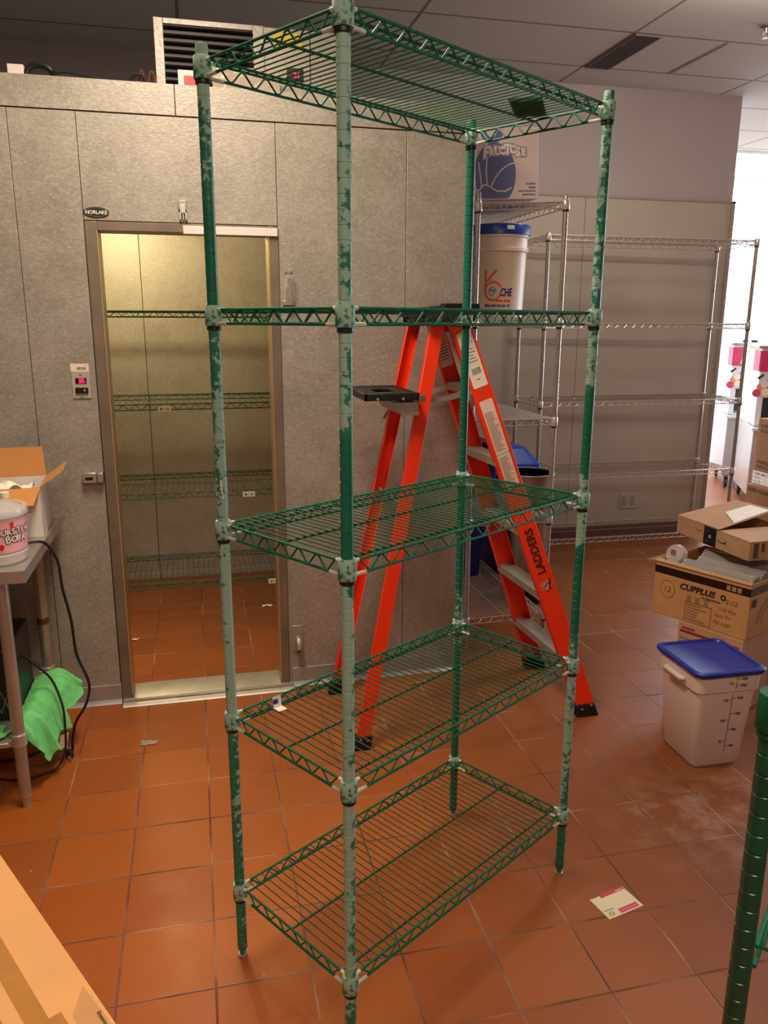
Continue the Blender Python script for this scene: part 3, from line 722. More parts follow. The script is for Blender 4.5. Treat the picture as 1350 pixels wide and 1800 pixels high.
# ------------------------------------------------------------------ on the chrome unit: carton, bucket, cans
ca = thing('fructose_carton', 'white carton with blue fruit print on top of the narrow chrome shelving', 'carton', (1.455,3.80,2.189), 0)
ca.rotation_euler = (0, R(-3.0), .01)
MB().box((-.168,-.15,0),(.145,.15,.305)).build('carton_body', M['fruct'], ca, bevel=.002)
Fc = Matrix(((1,0,0,0),(0,0,-1,-.1505),(0,1,0,0),(0,0,0,1)))
def cprint(mb, name, mat, lift): return mb.build(name, mat, ca, M=Fc @ Matrix.Translation((0,0,lift)), smooth=False)
b = MB(); pts = [(-.02 + .0*i,0) for i in range(0)]
disc = [(-.068+.101*math.cos(R(a)), .108+.135*math.sin(R(a))) for a in range(0,360,8)]
disc = [(max(-.163,x), max(.004,y)) for x, y in disc]
b.add([(x,y,0) for x,y in disc], [tuple(range(len(disc)))]); cprint(b, 'fruit_print', M['slate'], .0003)
b = MB(); b.ribbon([(-.148,.16),(-.135,.06),(-.142,.045),(-.163,.03)], .006); b.ribbon([(-.104,.20),(-.112,.12),(-.108,.062),(-.085,.048),(-.06,.036),(-.02,.035),(.012,.05)], .006)
b.ribbon([(-.092,.05),(-.07,.09),(-.04,.125),(.0,.15),(.03,.156)], .006); b.ribbon([(-.142,.046),(-.125,.062),(-.108,.062)], .006); cprint(b, 'print_lines', M['fruct'], .0006)
b = MB(); b.ribbon(arc(-.083,.29,.04,180,360,10), .03); cprint(b, 'second_fruit_print', M['slate'], .0003)
sizes = [('F',.062,-.150,.178,-.10),('R',.036,-.116,.186,.1),('U',.040,-.092,.192,-.06),('C',.040,-.066,.192,.04),('T',.052,-.042,.194,-.05),('O',.040,-.012,.198,.0),('S',.044,.018,.188,-.05),('E',.036,.050,.188,.06)]
for ch, sz, x, y, ro_ in sizes:
    for off, mt, lf in ((.0085,'slate',.0009),(.0070,'fruct',.0012),(.0050,'slate',.0015),(.0028,'paper',.0018)):
        text(ch, sz*1.12, M[mt], Fc, ca, 'fructose_lettering', (x*.94+.014,y), bold=off, world=False, rot=ro_, lift=lf)
for i, s in enumerate(('NET CONTENTS','SWEETENER','STORE IN A COOL DRY PLACE','KEEP AWAY FROM SUN')):
    text(s, .010, M['slate_dark'], Fc, ca, 'small_print', (.13,.062-.0155*i), 'RIGHT', .0004, world=False, sx=.62, lift=.0008)

bk = thing('plastic_bucket', 'cream plastic bucket with blue lid and orange printed logo on the chrome shelving', 'bucket', (1.470,3.800,1.6555))
Rb = .140
MB().lathe([(0,0),(.122,0),(.126,.004),(.136,.30),(.138,.305),(.1465,.308),(.1465,.322),(.138,.325),(.139,.37),(.145,.374),(.145,.392),(0,.392)], (0,0,0), 48).build('pail', M['bucket'], bk)
MB().lathe([(0,.418),(.128,.418),(.134,.428),(.147,.430),(.150,.426),(.151,.385),(.1475,.383),(.1475,.3925),(0,.3925)], (0,0,0), 48).build('lid', M['bucket_lid'], bk)
MB().box((-.018,-.1535,.402),(.018,-.150,.420)).build('lid_spout_cap', M['paper'], bk, bevel=.002)
def wrapb(v, a0=-100, zoff=0):
    zz = v.y + zoff; r_ = .126 + (.136-.126)*min(1, zz/.30) + .0006 + v.z*.5
    a = R(a0) + v.x / r_; return Vector((r_*math.cos(a), r_*math.sin(a), zz))
def wmb(mb, name, mat, zoff=0, a0=-100, lift=0):
    o_ = MB(); o_.add([wrapb(Vector((v.x, v.y, lift)), a0, zoff) for v in mb.v], mb.f); return o_.build(name, mat, bk, smooth=False)
b = MB(); b.ribbon([(-.083,.222),(-.083,.20),(-.083,.175),(-.083,.15),(-.083,.125)] + arc(-.043,.122,.040,180,285,10) , .0105)
b.ribbon([(-.031,.082),(-.01,.079),(.02,.079),(.045,.079)], .0105)
b.ribbon([(-.078,.168),(-.06,.188),(-.045,.204),(-.03,.222)], .0105); b.ribbon(arc(-.045,.128,.038,60,200,14), .0095); b.ribbon(arc(-.045,.128,.038,60,20,5), .0095); b.ribbon(arc(-.045,.122,.038,-75,-20,6), .0095)
wmb(b, 'orange_logo', M['kc_orange'])
b = MB(); b.ribbon([(-.064,.132),(-.052,.142),(-.034,.138),(-.03,.124),(-.045,.108),(-.062,.112),(-.064,.132)], .003); b.ribbon([(-.058,.124),(-.05,.134),(-.044,.12),(-.036,.132)], .006); b.ribbon([(-.06,.108),(-.048,.1),(-.04,.106)], .002)
wmb(b, 'logo_centre', M['ink_blue'], lift=.0004)
text('CHE', .050, M['ink_blue'], None, bk, 'bucket_lettering', (-.012,.102), bold=.0018, world=False, sx=.62, shear=.15, wrap=lambda v: wrapb(Vector((v.x,v.y,.0006))))
text('Manufacturer of', .0205, M['ink_blue'], None, bk, 'bucket_small_lettering', (-.084,.052), bold=.0006, world=False, sx=.93, shear=.15, wrap=lambda v: wrapb(Vector((v.x,v.y,.0006))))
b = MB()
hp = [(.148*math.cos(R(a)), .148*math.sin(R(a)), .315 - .0*a) for a in range(-10,-60,-10)]
b.tube(hp, .0022, 6); b.build('bail_handle', M['alu'], bk)

# cans, bins and tubs around the narrow chrome unit
zb = .1466+.0195; zm = .665+.0195
cn = thing('steel_trash_can', 'round brushed steel trash can with a dark open mouth behind the narrow chrome unit', 'trash can', (1.885,4.25,0))
MB().lathe([(0,0),(.140,0),(.146,.01),(.146,.11),(.138,.13)], (0,0,0), 36).build('can_base', M['black'], cn)
MB().lathe([(.138,.13),(.144,.135),(.148,.74),(.150,.775)], (0,0,0), 40).lathe([(.146,.775),(.140,.72),(.135,.60),(0,.59)], (0,0,0), 40).build('can_body', M['steel_can'], cn)
MB().tube([(.149*math.cos(R(a)), .149*math.sin(R(a)), .777) for a in range(0,360,10)], .005, 8, closed=True).build('rim', M['stainless'], cn)
MB().lathe([(.138,.595),(.139,.70),(0,.66)], (0,0,0), 36).build('black_liner', M['black_rubber'], cn)
bb = thing('blue_lidded_bin', 'blue plastic bin with sloped blue lid standing behind the steel trash can', 'bin', (1.89,4.60,0))
MB().rrect([(0,0,0,.11,.12,.03),(0,0,.02,.115,.125,.03),(0,0,.73,.140,.150,.035),(0,0,.74,.150,.16,.035),(0,0,.76,.150,.16,.035)], 5).build('bin_body', M['blue_dark'], bb)
MB().rrect([(.0,0,.762,.165,.175,.04),(0,0,.786,.165,.175,.04),(0,0,.794,.150,.16,.04),(-.01,0,.878,.095,.12,.035),(-.01,0,.886,.08,.105,.03)], 5).build('sloped_lid', M['blue'], bb)
b2 = thing('blue_tub', 'dark blue tub on the middle shelf of the narrow chrome unit', 'tub', (1.50,4.30,zm))
MB().rrect([(0,0,0,.13,.15,.03),(0,0,.02,.135,.155,.03),(0,0,.16,.150,.185,.035),(0,0,.165,.160,.195,.035),(0,0,.185,.160,.195,.035)], 5).build('tub_body', M['blue_dark'], b2)
MB().rrect([(.0,0,.1855,.165,.20,.04),(0,0,.195,.165,.20,.04),(0,0,.200,.155,.19,.04)], 5).build('tub_lid', M['black'], b2)
bt = thing('black_tub', 'black plastic tub resting on the dark blue tub behind the ladder', 'tub', (1.52,4.28,zm+.2005))
MB().rrect([(0,0,0,.080,.085,.015),(0,0,.075,.095,.10,.018),(0,0,.08,.105,.11,.018),(0,0,.09,.105,.11,.018)], 4).build('tub_body', M['black'], bt)
bd = thing('dark_blue_crate', 'dark blue plastic crate on the bottom chrome shelf behind the ladder', 'crate', (1.47,4.38,zb))
MB().rrect([(0,0,0,.12,.15,.03),(0,0,.02,.125,.155,.03),(0,0,.36,.135,.17,.035),(0,0,.365,.145,.18,.035),(0,0,.38,.145,.18,.035)], 5).build('crate_body', M['blue_dark'], bd)

# ------------------------------------------------------------------ white food storage bin
fb_ = thing('food_storage_bin', 'square white food storage bin with blue lid and blue volume marks, on the floor', 'bin', (1.856,2.432,0), R(-1.5))
MB().rrect([(0,0,0,.092,.100,.022),(0,0,.012,.101,.109,.028),(0,0,.315,.122,.130,.030),(0,0,.322,.131,.139,.032),(0,0,.392,.134,.142,.032)], 6).build('bin_body', M['bin'], fb_)
MB().rrect([(0,0,.386,.141,.150,.034),(0,0,.394,.146,.155,.036),(0,0,.402,.146,.155,.036),(0,0,.4065,.139,.148,.034),(0,0,.4065,.128,.137,.030),(0,0,.401,.124,.133,.028)], 6).build('bin_lid', M['blue_lid'], fb_)
MB().tube([(-.139,-.062,.352),(-.147,-.05,.350),(-.148,.0,.350),(-.147,.05,.350),(-.139,.062,.352)], [.006,.011,.0115,.011,.006], 12).build('side_handle', M['bin'], fb_)
MB().tube([(.139,-.062,.352),(.147,-.05,.350),(.148,.0,.350),(.147,.05,.350),(.139,.062,.352)], [.006,.011,.0115,.011,.006], 12).build('side_handle', M['bin'], fb_)
def bf(z):   # y of the front face at height z
    return -(.109 + (.130-.109)*(z-.012)/.303)
Xf = Vector((1,0,0)); tz = Vector((0,-(.021)/.303,1)).normalized(); nf = Xf.cross(tz)
def fpt(x, z, l=.0006): return Vector((x, bf(z)-l, z))
b = MB(); b.hexa([fpt(.020,.06,0),fpt(.0222,.06,0),fpt(.0222,.06),fpt(.020,.06)],[fpt(.020,.305,0),fpt(.0222,.305,0),fpt(.0222,.305),fpt(.020,.305)])
for z in (.085,.155,.222,.288): b.hexa([fpt(.021,z,0),fpt(.036,z,0),fpt(.036,z),fpt(.021,z)],[fpt(.021,z+.002,0),fpt(.036,z+.002,0),fpt(.036,z+.002),fpt(.021,z+.002)])
for z in (.106,.196,.281): b.hexa([fpt(.008,z,0),fpt(.021,z,0),fpt(.021,z),fpt(.008,z)],[fpt(.008,z+.002,0),fpt(.021,z+.002,0),fpt(.021,z+.002),fpt(.008,z+.002)])
b.build('volume_scale', M['ink_blue'], fb_, smooth=False)
wf = lambda v: fpt(v.x, v.y, .0008)
for z, s in ((.085,'4qt'),(.155,'8qt'),(.222,'12qt'),(.288,'16qt')): text(s, .015, M['ink_blue'], None, fb_, 'scale_number', (.038,z-.004), bold=.0006, world=False, wrap=wf)
for z, s in ((.106,'5L'),(.196,'10L'),(.281,'15L')): text(s, .015, M['ink_blue'], None, fb_, 'scale_number', (.006,z-.004), 'RIGHT', .0006, world=False, wrap=wf)
wr = lambda v: Vector((v.x, -.1405-.0010-(v.y-.322)*.04, v.y))
for z, s in ((.345,'20qt'),(.372,'22qt')): text(s, .014, M['ink_blue'], None, fb_, 'scale_number', (.040,z-.004), bold=.0005, world=False, wrap=wr)
text('20L', .013, M['ink_gray'], None, fb_, 'scale_number', (-.008,.352), bold=.0003, world=False, wrap=wr)
b = MB(); b.add([wr(Vector(q)) for q in ((.0210,.335,0),(.023,.335,0),(.023,.382,0),(.021,.382,0))],[(0,1,2,3)]); b.add([wr(Vector(q)) for q in ((.022,.345,0),(.034,.345,0),(.034,.347,0),(.022,.347,0))],[(0,1,2,3)]); b.add([wr(Vector(q)) for q in ((.022,.372,0),(.034,.372,0),(.034,.374,0),(.022,.374,0))],[(0,1,2,3)])
b.build('volume_scale', M['ink_blue'], fb_, smooth=False)
b = MB(); b.add([wr(Vector(q)) + Vector((0,.0004,0)) for q in ((-.004,.360,0),(.05,.352,0),(.052,.368,0),(-.002,.374,0))],[(0,1,2,3)]); b.build('tape_patch', M['yellow_pale'], fb_, smooth=False)

# ------------------------------------------------------------------ cardboard boxes on the right
def obox(t, name, w, d, h, mat, bevel=.004, z0=0): return MB().box((0,0,z0),(w,d,h)).build(name, mat, t, bevel=bevel)
# local x runs along the left-facing side (away from the camera to the left), so use heading of the face
hd = math.atan2(-.405,.186)     # from far-left corner to near corner
bx2 = thing('cardboard_box', 'brown cardboard box with a red stripe at the bottom of the right-hand pile', 'box', (2.045,2.915,0), hd)
w2, d2, h2 = .30, .44, .345
MB().box((0,0,0),(w2,d2,h2)).build('box_body', M['card2'], bx2, bevel=.004)
Fl = frame((0,-.0006,0),(1,0,0),(0,-1,0)); Fr_ = frame((w2+.0006,0,0),(0,1,0),(1,0,0))
MB().box((.012,.300,0),(.285,.312,.0006)).box((.02,.318,0),(.08,.326,.0006)).build('red_stripe', M['darkred'], bx2, M=Fl)
b = MB()
for i in range(5): b.box((.012,.27-.017*i,0),(.012+.17-.02*(i%3),.277-.017*i,.0006))
b.build('box_print', M['ink_gray'], bx2, M=Fl)
b = MB()
for i in range(5): b.box((.012+.04*i,.06+.028*i,0),(.09+.035*i,.066+.028*i,.0006))
b.ribbon(arc(.30,.12,.05,0,350,20), .006, True); b.build('side_print', M['ink_gray'], bx2, M=Fr_)
bx1 = thing('cup_carton', 'worn cardboard carton lettered with a cup brand, black tape round its open top', 'box', (1.995,3.05,h2), hd)
w1, d1, h1 = .446, .40, .245
b = MB(); tk = .004
b.box((0,0,0),(w1,d1,tk)); b.box((0,0,0),(w1,tk,h1)); b.box((0,d1-tk,0),(w1,d1,h1)); b.box((0,tk,0),(tk,d1-tk,h1)); b.box((w1-tk,tk,0),(w1,d1-tk,h1))
b.build('box_body', M['card'], bx1, bevel=.0015)
b = MB(); b.box((-.001,-.001,.192),(w1+.001,.0,.226)); b.box((w1,-.001,.192),(w1+.001,d1,.226)); b.box((-.001,0,.192),(0,d1,.226)); b.build('black_tape', M['tape_black'], bx1)
b = MB(); b.hexa([(-.035,-.02,h1-.006),(.0,-.004,h1-.02),(.0,.18,h1-.02),(-.03,.18,h1-.004)],[(-.035,-.02,h1),(.0,-.004,h1),(.0,.18,h1),(-.03,.18,h1)]); b.build('torn_flap', M['card_dark'], bx1)
b = MB(); b.hexa([(0,-.006,h1-.003),(w1,-.004,h1-.004),(w1,.014,h1-.002),(0,.016,h1-.002)],[(0,-.008,h1+.003),(w1,-.006,h1),(w1,.014,h1+.006),(0,.018,h1+.010)]); b.build('top_edge', M['card2'], bx1)
Fa = frame((0,-.0014,0),(1,0,0),(0,-1,0))
text('CUPPLUS', .038, M['ink'], Fa, bx1, 'carton_lettering', (.126,.146), bold=.0014, world=False, shear=.25, sx=1.05, space=1.02)
b = MB(); b.ribbon(arc(.332,.158,.0095,0,350,18), .007, True); b.build('carton_emblem', M['ink'], bx1, M=Fa @ Matrix.Translation((0,0,.0006)))
text('BY CREATIVE INC.', .011, M['ink'], Fa, bx1, 'carton_small_lettering', (.236,.128), bold=.0003, world=False)
b = MB()
for x in (.166,.206,.246): b.box((x,.100,0),(x+.022,.104,.0006)); b.box((x+.002,.104,0),(x+.005,.122,.0006)); b.box((x+.017,.104,0),(x+.020,.122,.0006)); b.box((x-.001,.122,0),(x+.023,.127,.0006)); b.box((x+.006,.108,0),(x+.016,.116,.0006))
for lo, hi in (((.160,.010),(.163,.098)),((.283,.010),(.286,.098)),((.160,.095),(.286,.098)),((.160,.010),(.286,.0125))): b.box((*lo,0),(*hi,.0006))
for i in range(6): b.box((.168,.084-.013*i,0),(.168+random.uniform(.04,.10),.089-.013*i,.0006))
b.build('carton_print', M['ink_soft'], bx1, M=Fa @ Matrix.Translation((0,0,.0005)))
b = MB()
for x in (.342,.366,.390): b.box((x,.198,0),(x+.019,.220,.0006))
b.build('handling_marks', M['ink_soft'], bx1, M=Fa @ Matrix.Translation((0,0,.0006)))
b = MB()
for i, x in enumerate((.3515,.3755,.3995)):
    b.ribbon([(x,.201),(x,.216)], .003); b.ribbon([(x-.006,.210),(x,.217),(x+.006,.210)], .003); b.box((x-.006,.200,0),(x+.006,.2025,.0002))
b.build('mark_symbols', M['card'], bx1, M=Fa @ Matrix.Translation((0,0,.0014)))
for s, x, y, sz in (('8 OZ',.345,.135,.030),('Lids that',.318,.098,.028),('dont Fit',.300,.068,.028),('the cups',.296,.036,.030)):
    text(s, sz, M['pencil'], Fa, bx1, 'handwriting', (x,y), world=False, sx=.78, shear=.1, bold=-.0003)
text('12', .038, M['pencil'], Fa, bx1, 'handwriting', (.048,.115), world=False, shear=.15)
b = MB().ribbon(arc(.070,.127,.036,0,350,22,.040), .002, True); b.build('handwritten_ring', M['pencil'], bx1, M=Fa @ Matrix.Translation((0,0,.0006)))
Fs = frame((w1+.0014,0,0),(0,1,0),(1,0,0))
b = MB().ribbon(arc(.19,.055,.11,20,180,18,.10), .004); b.ribbon(arc(.20,.055,.085,10,180,16,.075), .003); b.box((.02,.14,0),(.055,.175,.0006)); b.build('side_print', M['ink'], bx1, M=Fs @ Matrix.Translation((0,0,.0004)))
# sleeves of cups inside the carton
def sleeve(x, y, z, l, r_, rz_, lab, nm='cup_sleeve'):
    s_ = thing(nm, lab, 'cups', (0,0,0), 0, None)
    root = wm(bx1); c_ = root @ Vector((x, y, z)); s_.location = c_; s_.rotation_euler = (0,0,hd + rz_)
    prof = [(0,0)]
    n = int(l/.008)
    for i in range(n):
        q = i*.008; prof += [(r_*(.94 if i % 2 else 1.0), q)]
    prof += [(r_*.8, l), (0, l)]
    m_ = MB().lathe(prof, (0,0,0), 22); rot_ = Matrix.Rotation(R(90), 4, 'Y')
    m_.build('wrapped_lids', M['bag'], s_, M=rot_)
    return s_
sleeve(.105,.070,.226,.32,.040,R(2), 'clear plastic sleeve of stacked lids nearest the torn carton edge')
sleeve(.12,.170,.226,.30,.041,R(-1), 'clear plastic sleeve of stacked lids lying in the middle of the open carton')
sleeve(.08,.275,.226,.33,.042,R(2), 'clear plastic sleeve of stacked lids at the back of the open carton')
lidt = thing('lid_stack', 'round end of a clear lid stack with a dark label, in the open carton', 'cups', wm(bx1) @ Vector((.058,.060,.275)), hd)
MB().lathe([(0,0),(.040,0),(.046,.01),(.046,.03),(.040,.045),(0,.050)], (0,0,0), 28).build('lids', M['clear2'], lidt, M=Matrix.Rotation(R(75),4,'X') @ Matrix.Translation((0,0,-.03)))
MB().box((-.010,-.026,.002),(.012,-.0225,.026)).build('lid_label', M['ink_gray'], lidt)
bx1['label'] = 'open worn cardboard carton with black tape and large black lettering, middle of the right-hand pile'
# fill pad so that the upper box rests on the sleeves
am = thing('flat_parcel_box', 'flat brown parcel box with black tape and raised flap on top of the right-hand pile', 'box', (2.256,2.775,.648), R(2))
wA, dA, hA = .34, .50, .084
b = MB(); b.box((0,0,0),(wA,dA,.004)); b.box((0,0,0),(wA,.004,hA)); b.box((0,dA-.004,0),(wA,dA,hA)); b.box((0,.004,0),(.004,dA-.004,hA)); b.box((wA-.004,.004,0),(wA,dA-.004,hA)); b.box((0.0,0,hA-.004),(.34,.21,hA))
b.build('box_body', M['card2'], am, bevel=.0012)
fl = MB(); fl.hexa([(0,.5,hA),(.0,.20,hA+.004),(.36,.27,hA+.055),(.34,.52,hA+.05)],[(0,.5,hA+.003),(0,.20,hA+.007),(.36,.27,hA+.058),(.34,.52,hA+.053)])
fo = fl.build('top_flap', M['card2'], am); 
MB().quad((.10,.23,hA+.0225),(.33,.275,hA+.0565),(.32,.40,hA+.0555),(.17,.38,hA+.034)).build('flap_paper', M['paper'], fo)
b = MB(); b.box((-.0008,.215,.0),(0,.30,hA)); b.box((-.0008,.215,-.0008),(.02,.30,0)); b.build('black_tape', plain('printed_tape', (30,30,34), .3), am)
Fz = frame((-.0012,.50,0),(0,-1,0),(-1,0,0))
b = MB().ribbon(arc(.2425,.042,.006,0,350,16), .003, True); b.build('tape_symbol', M['paper'], am, M=Fz)
for i in range(2): text('......', .012, M['paper'], Fz, am, 'tape_print', (.215,.066-.05*i), world=False)
b = MB().ribbon(arc(.325,.05,.028,200,330,12,.016), .0045); b.ribbon([(.345,.030),(.352,.040),(.350,.052)], .0035); b.ribbon(arc(.165,.06,.02,200,330,8,.010), .003); b.build('smile_print', M['ink'], am, M=Fz)
Fq = frame((0,-.0006,0),(1,0,0),(0,-1,0))
b = MB()
for i in range(9): b.box((.02,.012+.0075*i,0),(.045,.012+.0075*i+.0045,.0005))
for i in range(5): b.box((.06,.04+.0075*i,0),(.076,.04+.0075*i+.0045,.0005))
b.build('barcode', M['ink'], am, M=Fq)
# two stacked brown boxes further back
t = thing('paper_towel_box', 'brown box lettered paper, lower of the two beside the drinks machines', 'box', (4.42,5.20,0), 0)
MB().box((0,0,0),(.40,.36,.34)).build('box_body', M['card_dark'], t, bevel=.004)
Fp = frame((-.0006,.36,0),(0,-1,0),(-1,0,0)); text('PAPER TOWELS', .040, M['ink'], Fp, t, 'box_lettering', (.02,.285), bold=.001, world=False)
t = thing('carton_with_band', 'brown box with a white printed band, upper of the two beside the drinks machines', 'box', (4.465,5.20,.3405), 0)
MB().box((0,0,0),(.40,.36,.54)).build('box_body', M['card_dark'], t, bevel=.004)
MB().box((0,.003,0),(.36,.11,.0006)).build('white_band', M['paper'], t, M=Fp)
for s_, y, sz, mt in (('CUPS 1000 CT',.078,.028,'ink'),('Fold here',.052,.018,'ink_gray'),('|| ( ) ||',.015,.03,'ink_gray')): text(s_, sz, M[mt], Fp, t, 'band_lettering', (.02,y), bold=.0008, world=False, lift=.0012)
for s_, y in (('CUPS',.47),('16 OZ',.43),('HANDLE',.175),('WITH CARE',.135)): text(s_, .036, M['ink'], Fp, t, 'box_lettering', (.03,y), bold=.0012, world=False)

# cardboard box at the lower left
hl = math.atan2(-.8709,.4915)
z3 = .5
A3 = Vector((-.4703,1.661)); B3 = Vector((-.1817,1.1497))
ln = Vector((math.cos(hl), math.sin(hl)))
org = A3 - ln*.45
cb = thing('long_cardboard_box', 'long light cardboard box with taped seam at the lower left', 'box', (org.x, org.y, 0), hl)
LL = (B3-A3).length + .45 + .045
wd = .142
MB().box((0,-wd,0),(LL,0,z3)).build('box_body', M['card3'], cb, bevel=.003)
MB().box((.0,-wd*.80,z3),(LL-.10,-wd*.56,z3+.0008)).build('seam_tape', M['tape'], cb)
MB().box((LL-.13,-wd*.96,z3+.0008),(LL,-wd*.42,z3+.0016)).build('tape_end', M['tape'], cb)
b = MB(); b.hexa([(LL-.11,-wd*.34,z3),(LL,-wd*.36,z3),(LL,-.004,z3),(LL-.16,-.010,z3)],[(LL-.11,-wd*.34,z3+.0008),(LL,-wd*.36,z3+.0008),(LL,-.004,z3+.0008),(LL-.16,-.010,z3+.0008)]); b.build('clear_tape', M['tape_clear'], cb)
b = MB(); b.hexa([(LL-.09,-.058,z3+.001),(LL-.085,-.062,z3+.001),(LL-.045,-.05,z3+.001),(LL-.048,-.044,z3+.001)],[(LL-.09,-.058,z3+.003),(LL-.085,-.062,z3+.003),(LL-.045,-.05,z3+.003),(LL-.048,-.044,z3+.003)]); b.build('tape_wrinkle', M['tape_clear'], cb)
text('Emesson & CO', .0095, M['ink'], frame((LL-.088,-.012,z3+.001),(1,0,0),(0,0,1)), cb, 'edge_print', (0,-.004), bold=.0002, world=False)

# ------------------------------------------------------------------ paper card and litter on floor
import itertools
pcx = thing('paper_card', 'cream and pink printed card lying on the tiles in front of the green unit', 'card', (0,0,0))
q4 = [Vector((1.061,1.693,0)), Vector((1.184,1.722,0)), Vector((1.164,1.809,0)), Vector((1.043,1.778,0))]
pcx.location = q4[0]
def cardp(u_, v_, z): return (q4[0].lerp(q4[1], u_)).lerp(q4[3].lerp(q4[2], u_), v_) + Vector((0,0,z))
def cq(u0, v0, u1, v1, z): return [cardp(u0,v0,z),cardp(u1,v0,z),cardp(u1,v1,z),cardp(u0,v1,z)]
b = MB(); b.hexa(cq(0,0,1,1,.0003), cq(0,0,1,1,.0012)); b.build('card_sheet', M['cream'], pcx, world=True)
b = MB(); b.quad(*cq(.38,.05,.92,.24,.0014)); b.build('pink_box', M['pink'], pcx, world=True)
b = MB(); b.quad(*cq(.28,.86,.98,.97,.0014)); b.quad(*cq(.05,.97,.98,.995,.0014)); b.build('pink_banner', M['magenta'], pcx, world=True)
b = MB(); b.quad(*cq(.0,.0,.14,.16,.0014)); b.build('yellow_corner', M['yellow_pale'], pcx, world=True)
b = MB(); b.quad(*cq(.42,.13,.88,.145,.0016)); b.build('box_line', M['paper_pink'], pcx, world=True)
b = MB(); b.quad(*cq(.05,.33,.32,.36,.0014)); b.build('heading_bar', M['ink_soft'], pcx, world=True)
b = MB(); b.quad(*cq(.72,.89,.94,.93,.0016)); b.build('banner_line', M['paper_pink'], pcx, world=True)
b = MB(); c0 = cardp(.17,.17,.0016); b.add([c0 + Vector((.009*math.cos(R(a))*s, .007*math.sin(R(a))*s, 0)) for a in range(0,360,30) for s in (1,.6)], [(2*i,(2*i+2)%24,(2*i+3)%24,2*i+1) for i in range(12)]); b.build('round_stamp', M['ink_soft'], pcx, world=True)
lit = [(-.252,2.975,.020,'crumpled'),(-.385,4.08,.014,'white'),(.348,4.44,.018,'rolled')]
labs = ['crumpled scrap of clear wrap on the tiles in front of the cooler','small white paper scrap on the cooler floor near the left jamb','thin rolled wrapper on the cooler floor near the right jamb']
for (x, y, s_, k), lb_ in zip(lit, labs):
    t = MB(); vs = []
    for j in range(4):
        for i in range(7): vs.append((x + (i-3)*s_*.55 + random.uniform(-.004,.004), y + (j-1.5)*s_*.5 + random.uniform(-.004,.004), .0012 + random.uniform(0,.007)))
    t.add(vs, [(j*7+i, j*7+i+1, (j+1)*7+i+1, (j+1)*7+i) for j in range(3) for i in range(6)])
    o_ = t.build('paper_scrap', M['bag'] if k == 'crumpled' else M['paper'], None); props(o_, lb_, 'scrap')
t = MB().tube([(.905,3.24,.006),(.945,3.25,.006),(.975,3.255,.007)], .005, 8).build('candy_wrapper', plain('wrapper', (176,96,50), .4), None); props(t, 'small orange wrapper on the floor under the ladder beside the cooler', 'wrapper')

# ------------------------------------------------------------------ table at the left
tb = thing('work_table', 'stainless steel work table with tubular legs at the left edge', 'table', (-1.2,2.95,0))
TZ = .868; TX1, TY0, TY1 = -.556, 2.575, 3.335
b = MB(); b.box((-2.1,TY0,TZ-.0015),(TX1,TY1,TZ)); b.build('table_top', M['stainless'], tb, world=True)
b = MB(); b.box((-2.1,TY0,TZ-.040),(TX1,TY0+.0015,TZ-.0016)); b.box((TX1-.0015,TY0+.0016,TZ-.040),(TX1,TY1,TZ-.0016)); b.box((-2.1,TY1-.0015,TZ-.04),(TX1-.0016,TY1,TZ-.0016)); b.build('table_apron', M['stainless'], tb, world=True)
b = MB(); b.box((-2.02,TY0+.03,.245),(-.67,TY1-.03,.262)); b.build('under_shelf', M['stainless'], tb, world=True, bevel=.002)
for x, y in ((-.645,2.645),(-.640,3.195),(-2.0,2.645),(-2.0,3.195)):
    lg = MB().lathe([(0,0),(.013,0),(.014,.03),(.0195,.036),(.0195,.055),(.0205,.057),(.0205,TZ-.042),(0,TZ-.042)], (x,y,0), 24).build('leg', M['stainless'], tb, world=True)
    MB().lathe([(.0205,.23),(.026,.232),(.026,.275),(.0205,.277)], (x,y,0), 20).box((x-.12 if x > -1 else x,y-.018,.235),(x-.02 if x > -1 else x+.12,y+.018,.2605)).build('shelf_clamp', M['alu'], lg, world=True, bevel=.002)
    if (x, y) == (-.640,3.195): MB().lathe([(.0207,.46),(.0215,.461),(.0215,.485),(.0207,.486)], (x,y,0), 20).build('rusty_band', M['rust'], lg, world=True)
# tub
bt = thing('boba_tub', 'clear round tub with pink strawberry label on the table corner', 'tub', (-.662,2.715,TZ))
MB().lathe([(0,0),(.090,0),(.094,.006),(.096,.035),(.092,.040),(.099,.165),(.100,.168)], (0,0,0), 40).build('tub_body', M['clear2'], bt)
MB().lathe([(0,.004),(.088,.006),(.094,.16),(0,.158)], (0,0,0), 32).build('boba_filling', plain('tub_filling', (226,206,196), .5), bt)
MB().lathe([(.0935,.045),(.0982,.148),(.0990,.148),(.0945,.045)], (0,0,0), 48).build('label_band', M['pink_pale'], bt)
MB().lathe([(0,.178),(.085,.178),(.088,.184),(.103,.184),(.105,.180),(.105,.160),(.101,.158),(.101,.172),(0,.172)], (0,0,0), 40).build('tub_lid', M['clear2'], bt)
def wrapt(v, a0=-54):
    r_ = .0950 + (.0992-.0950)*((v.y-.045)/.10) + .0009 + v.z
    a = R(a0) + v.x/r_; return Vector((r_*math.cos(a), r_*math.sin(a), v.y))
for s, x, y, sz in (('BURSTING',-.040,.104,.027),('BOBA',-.010,.078,.029)):
    for k, ch in enumerate(s):
        xx = x + k*sz*.66; jy = random.uniform(-.002,.002)
        sz_ = sz*(1.15 if k == 0 else .95)
        for off, mt, lf in ((.0028,'ink',.0002),(.0008,'paper',.0006)):
            text(ch, sz_, M[mt], None, bt, 'tub_lettering', (xx,y+jy), bold=off, world=False, rot=.12, wrap=(lambda v, lf=lf: wrapt(Vector((v.x,v.y,lf)))))
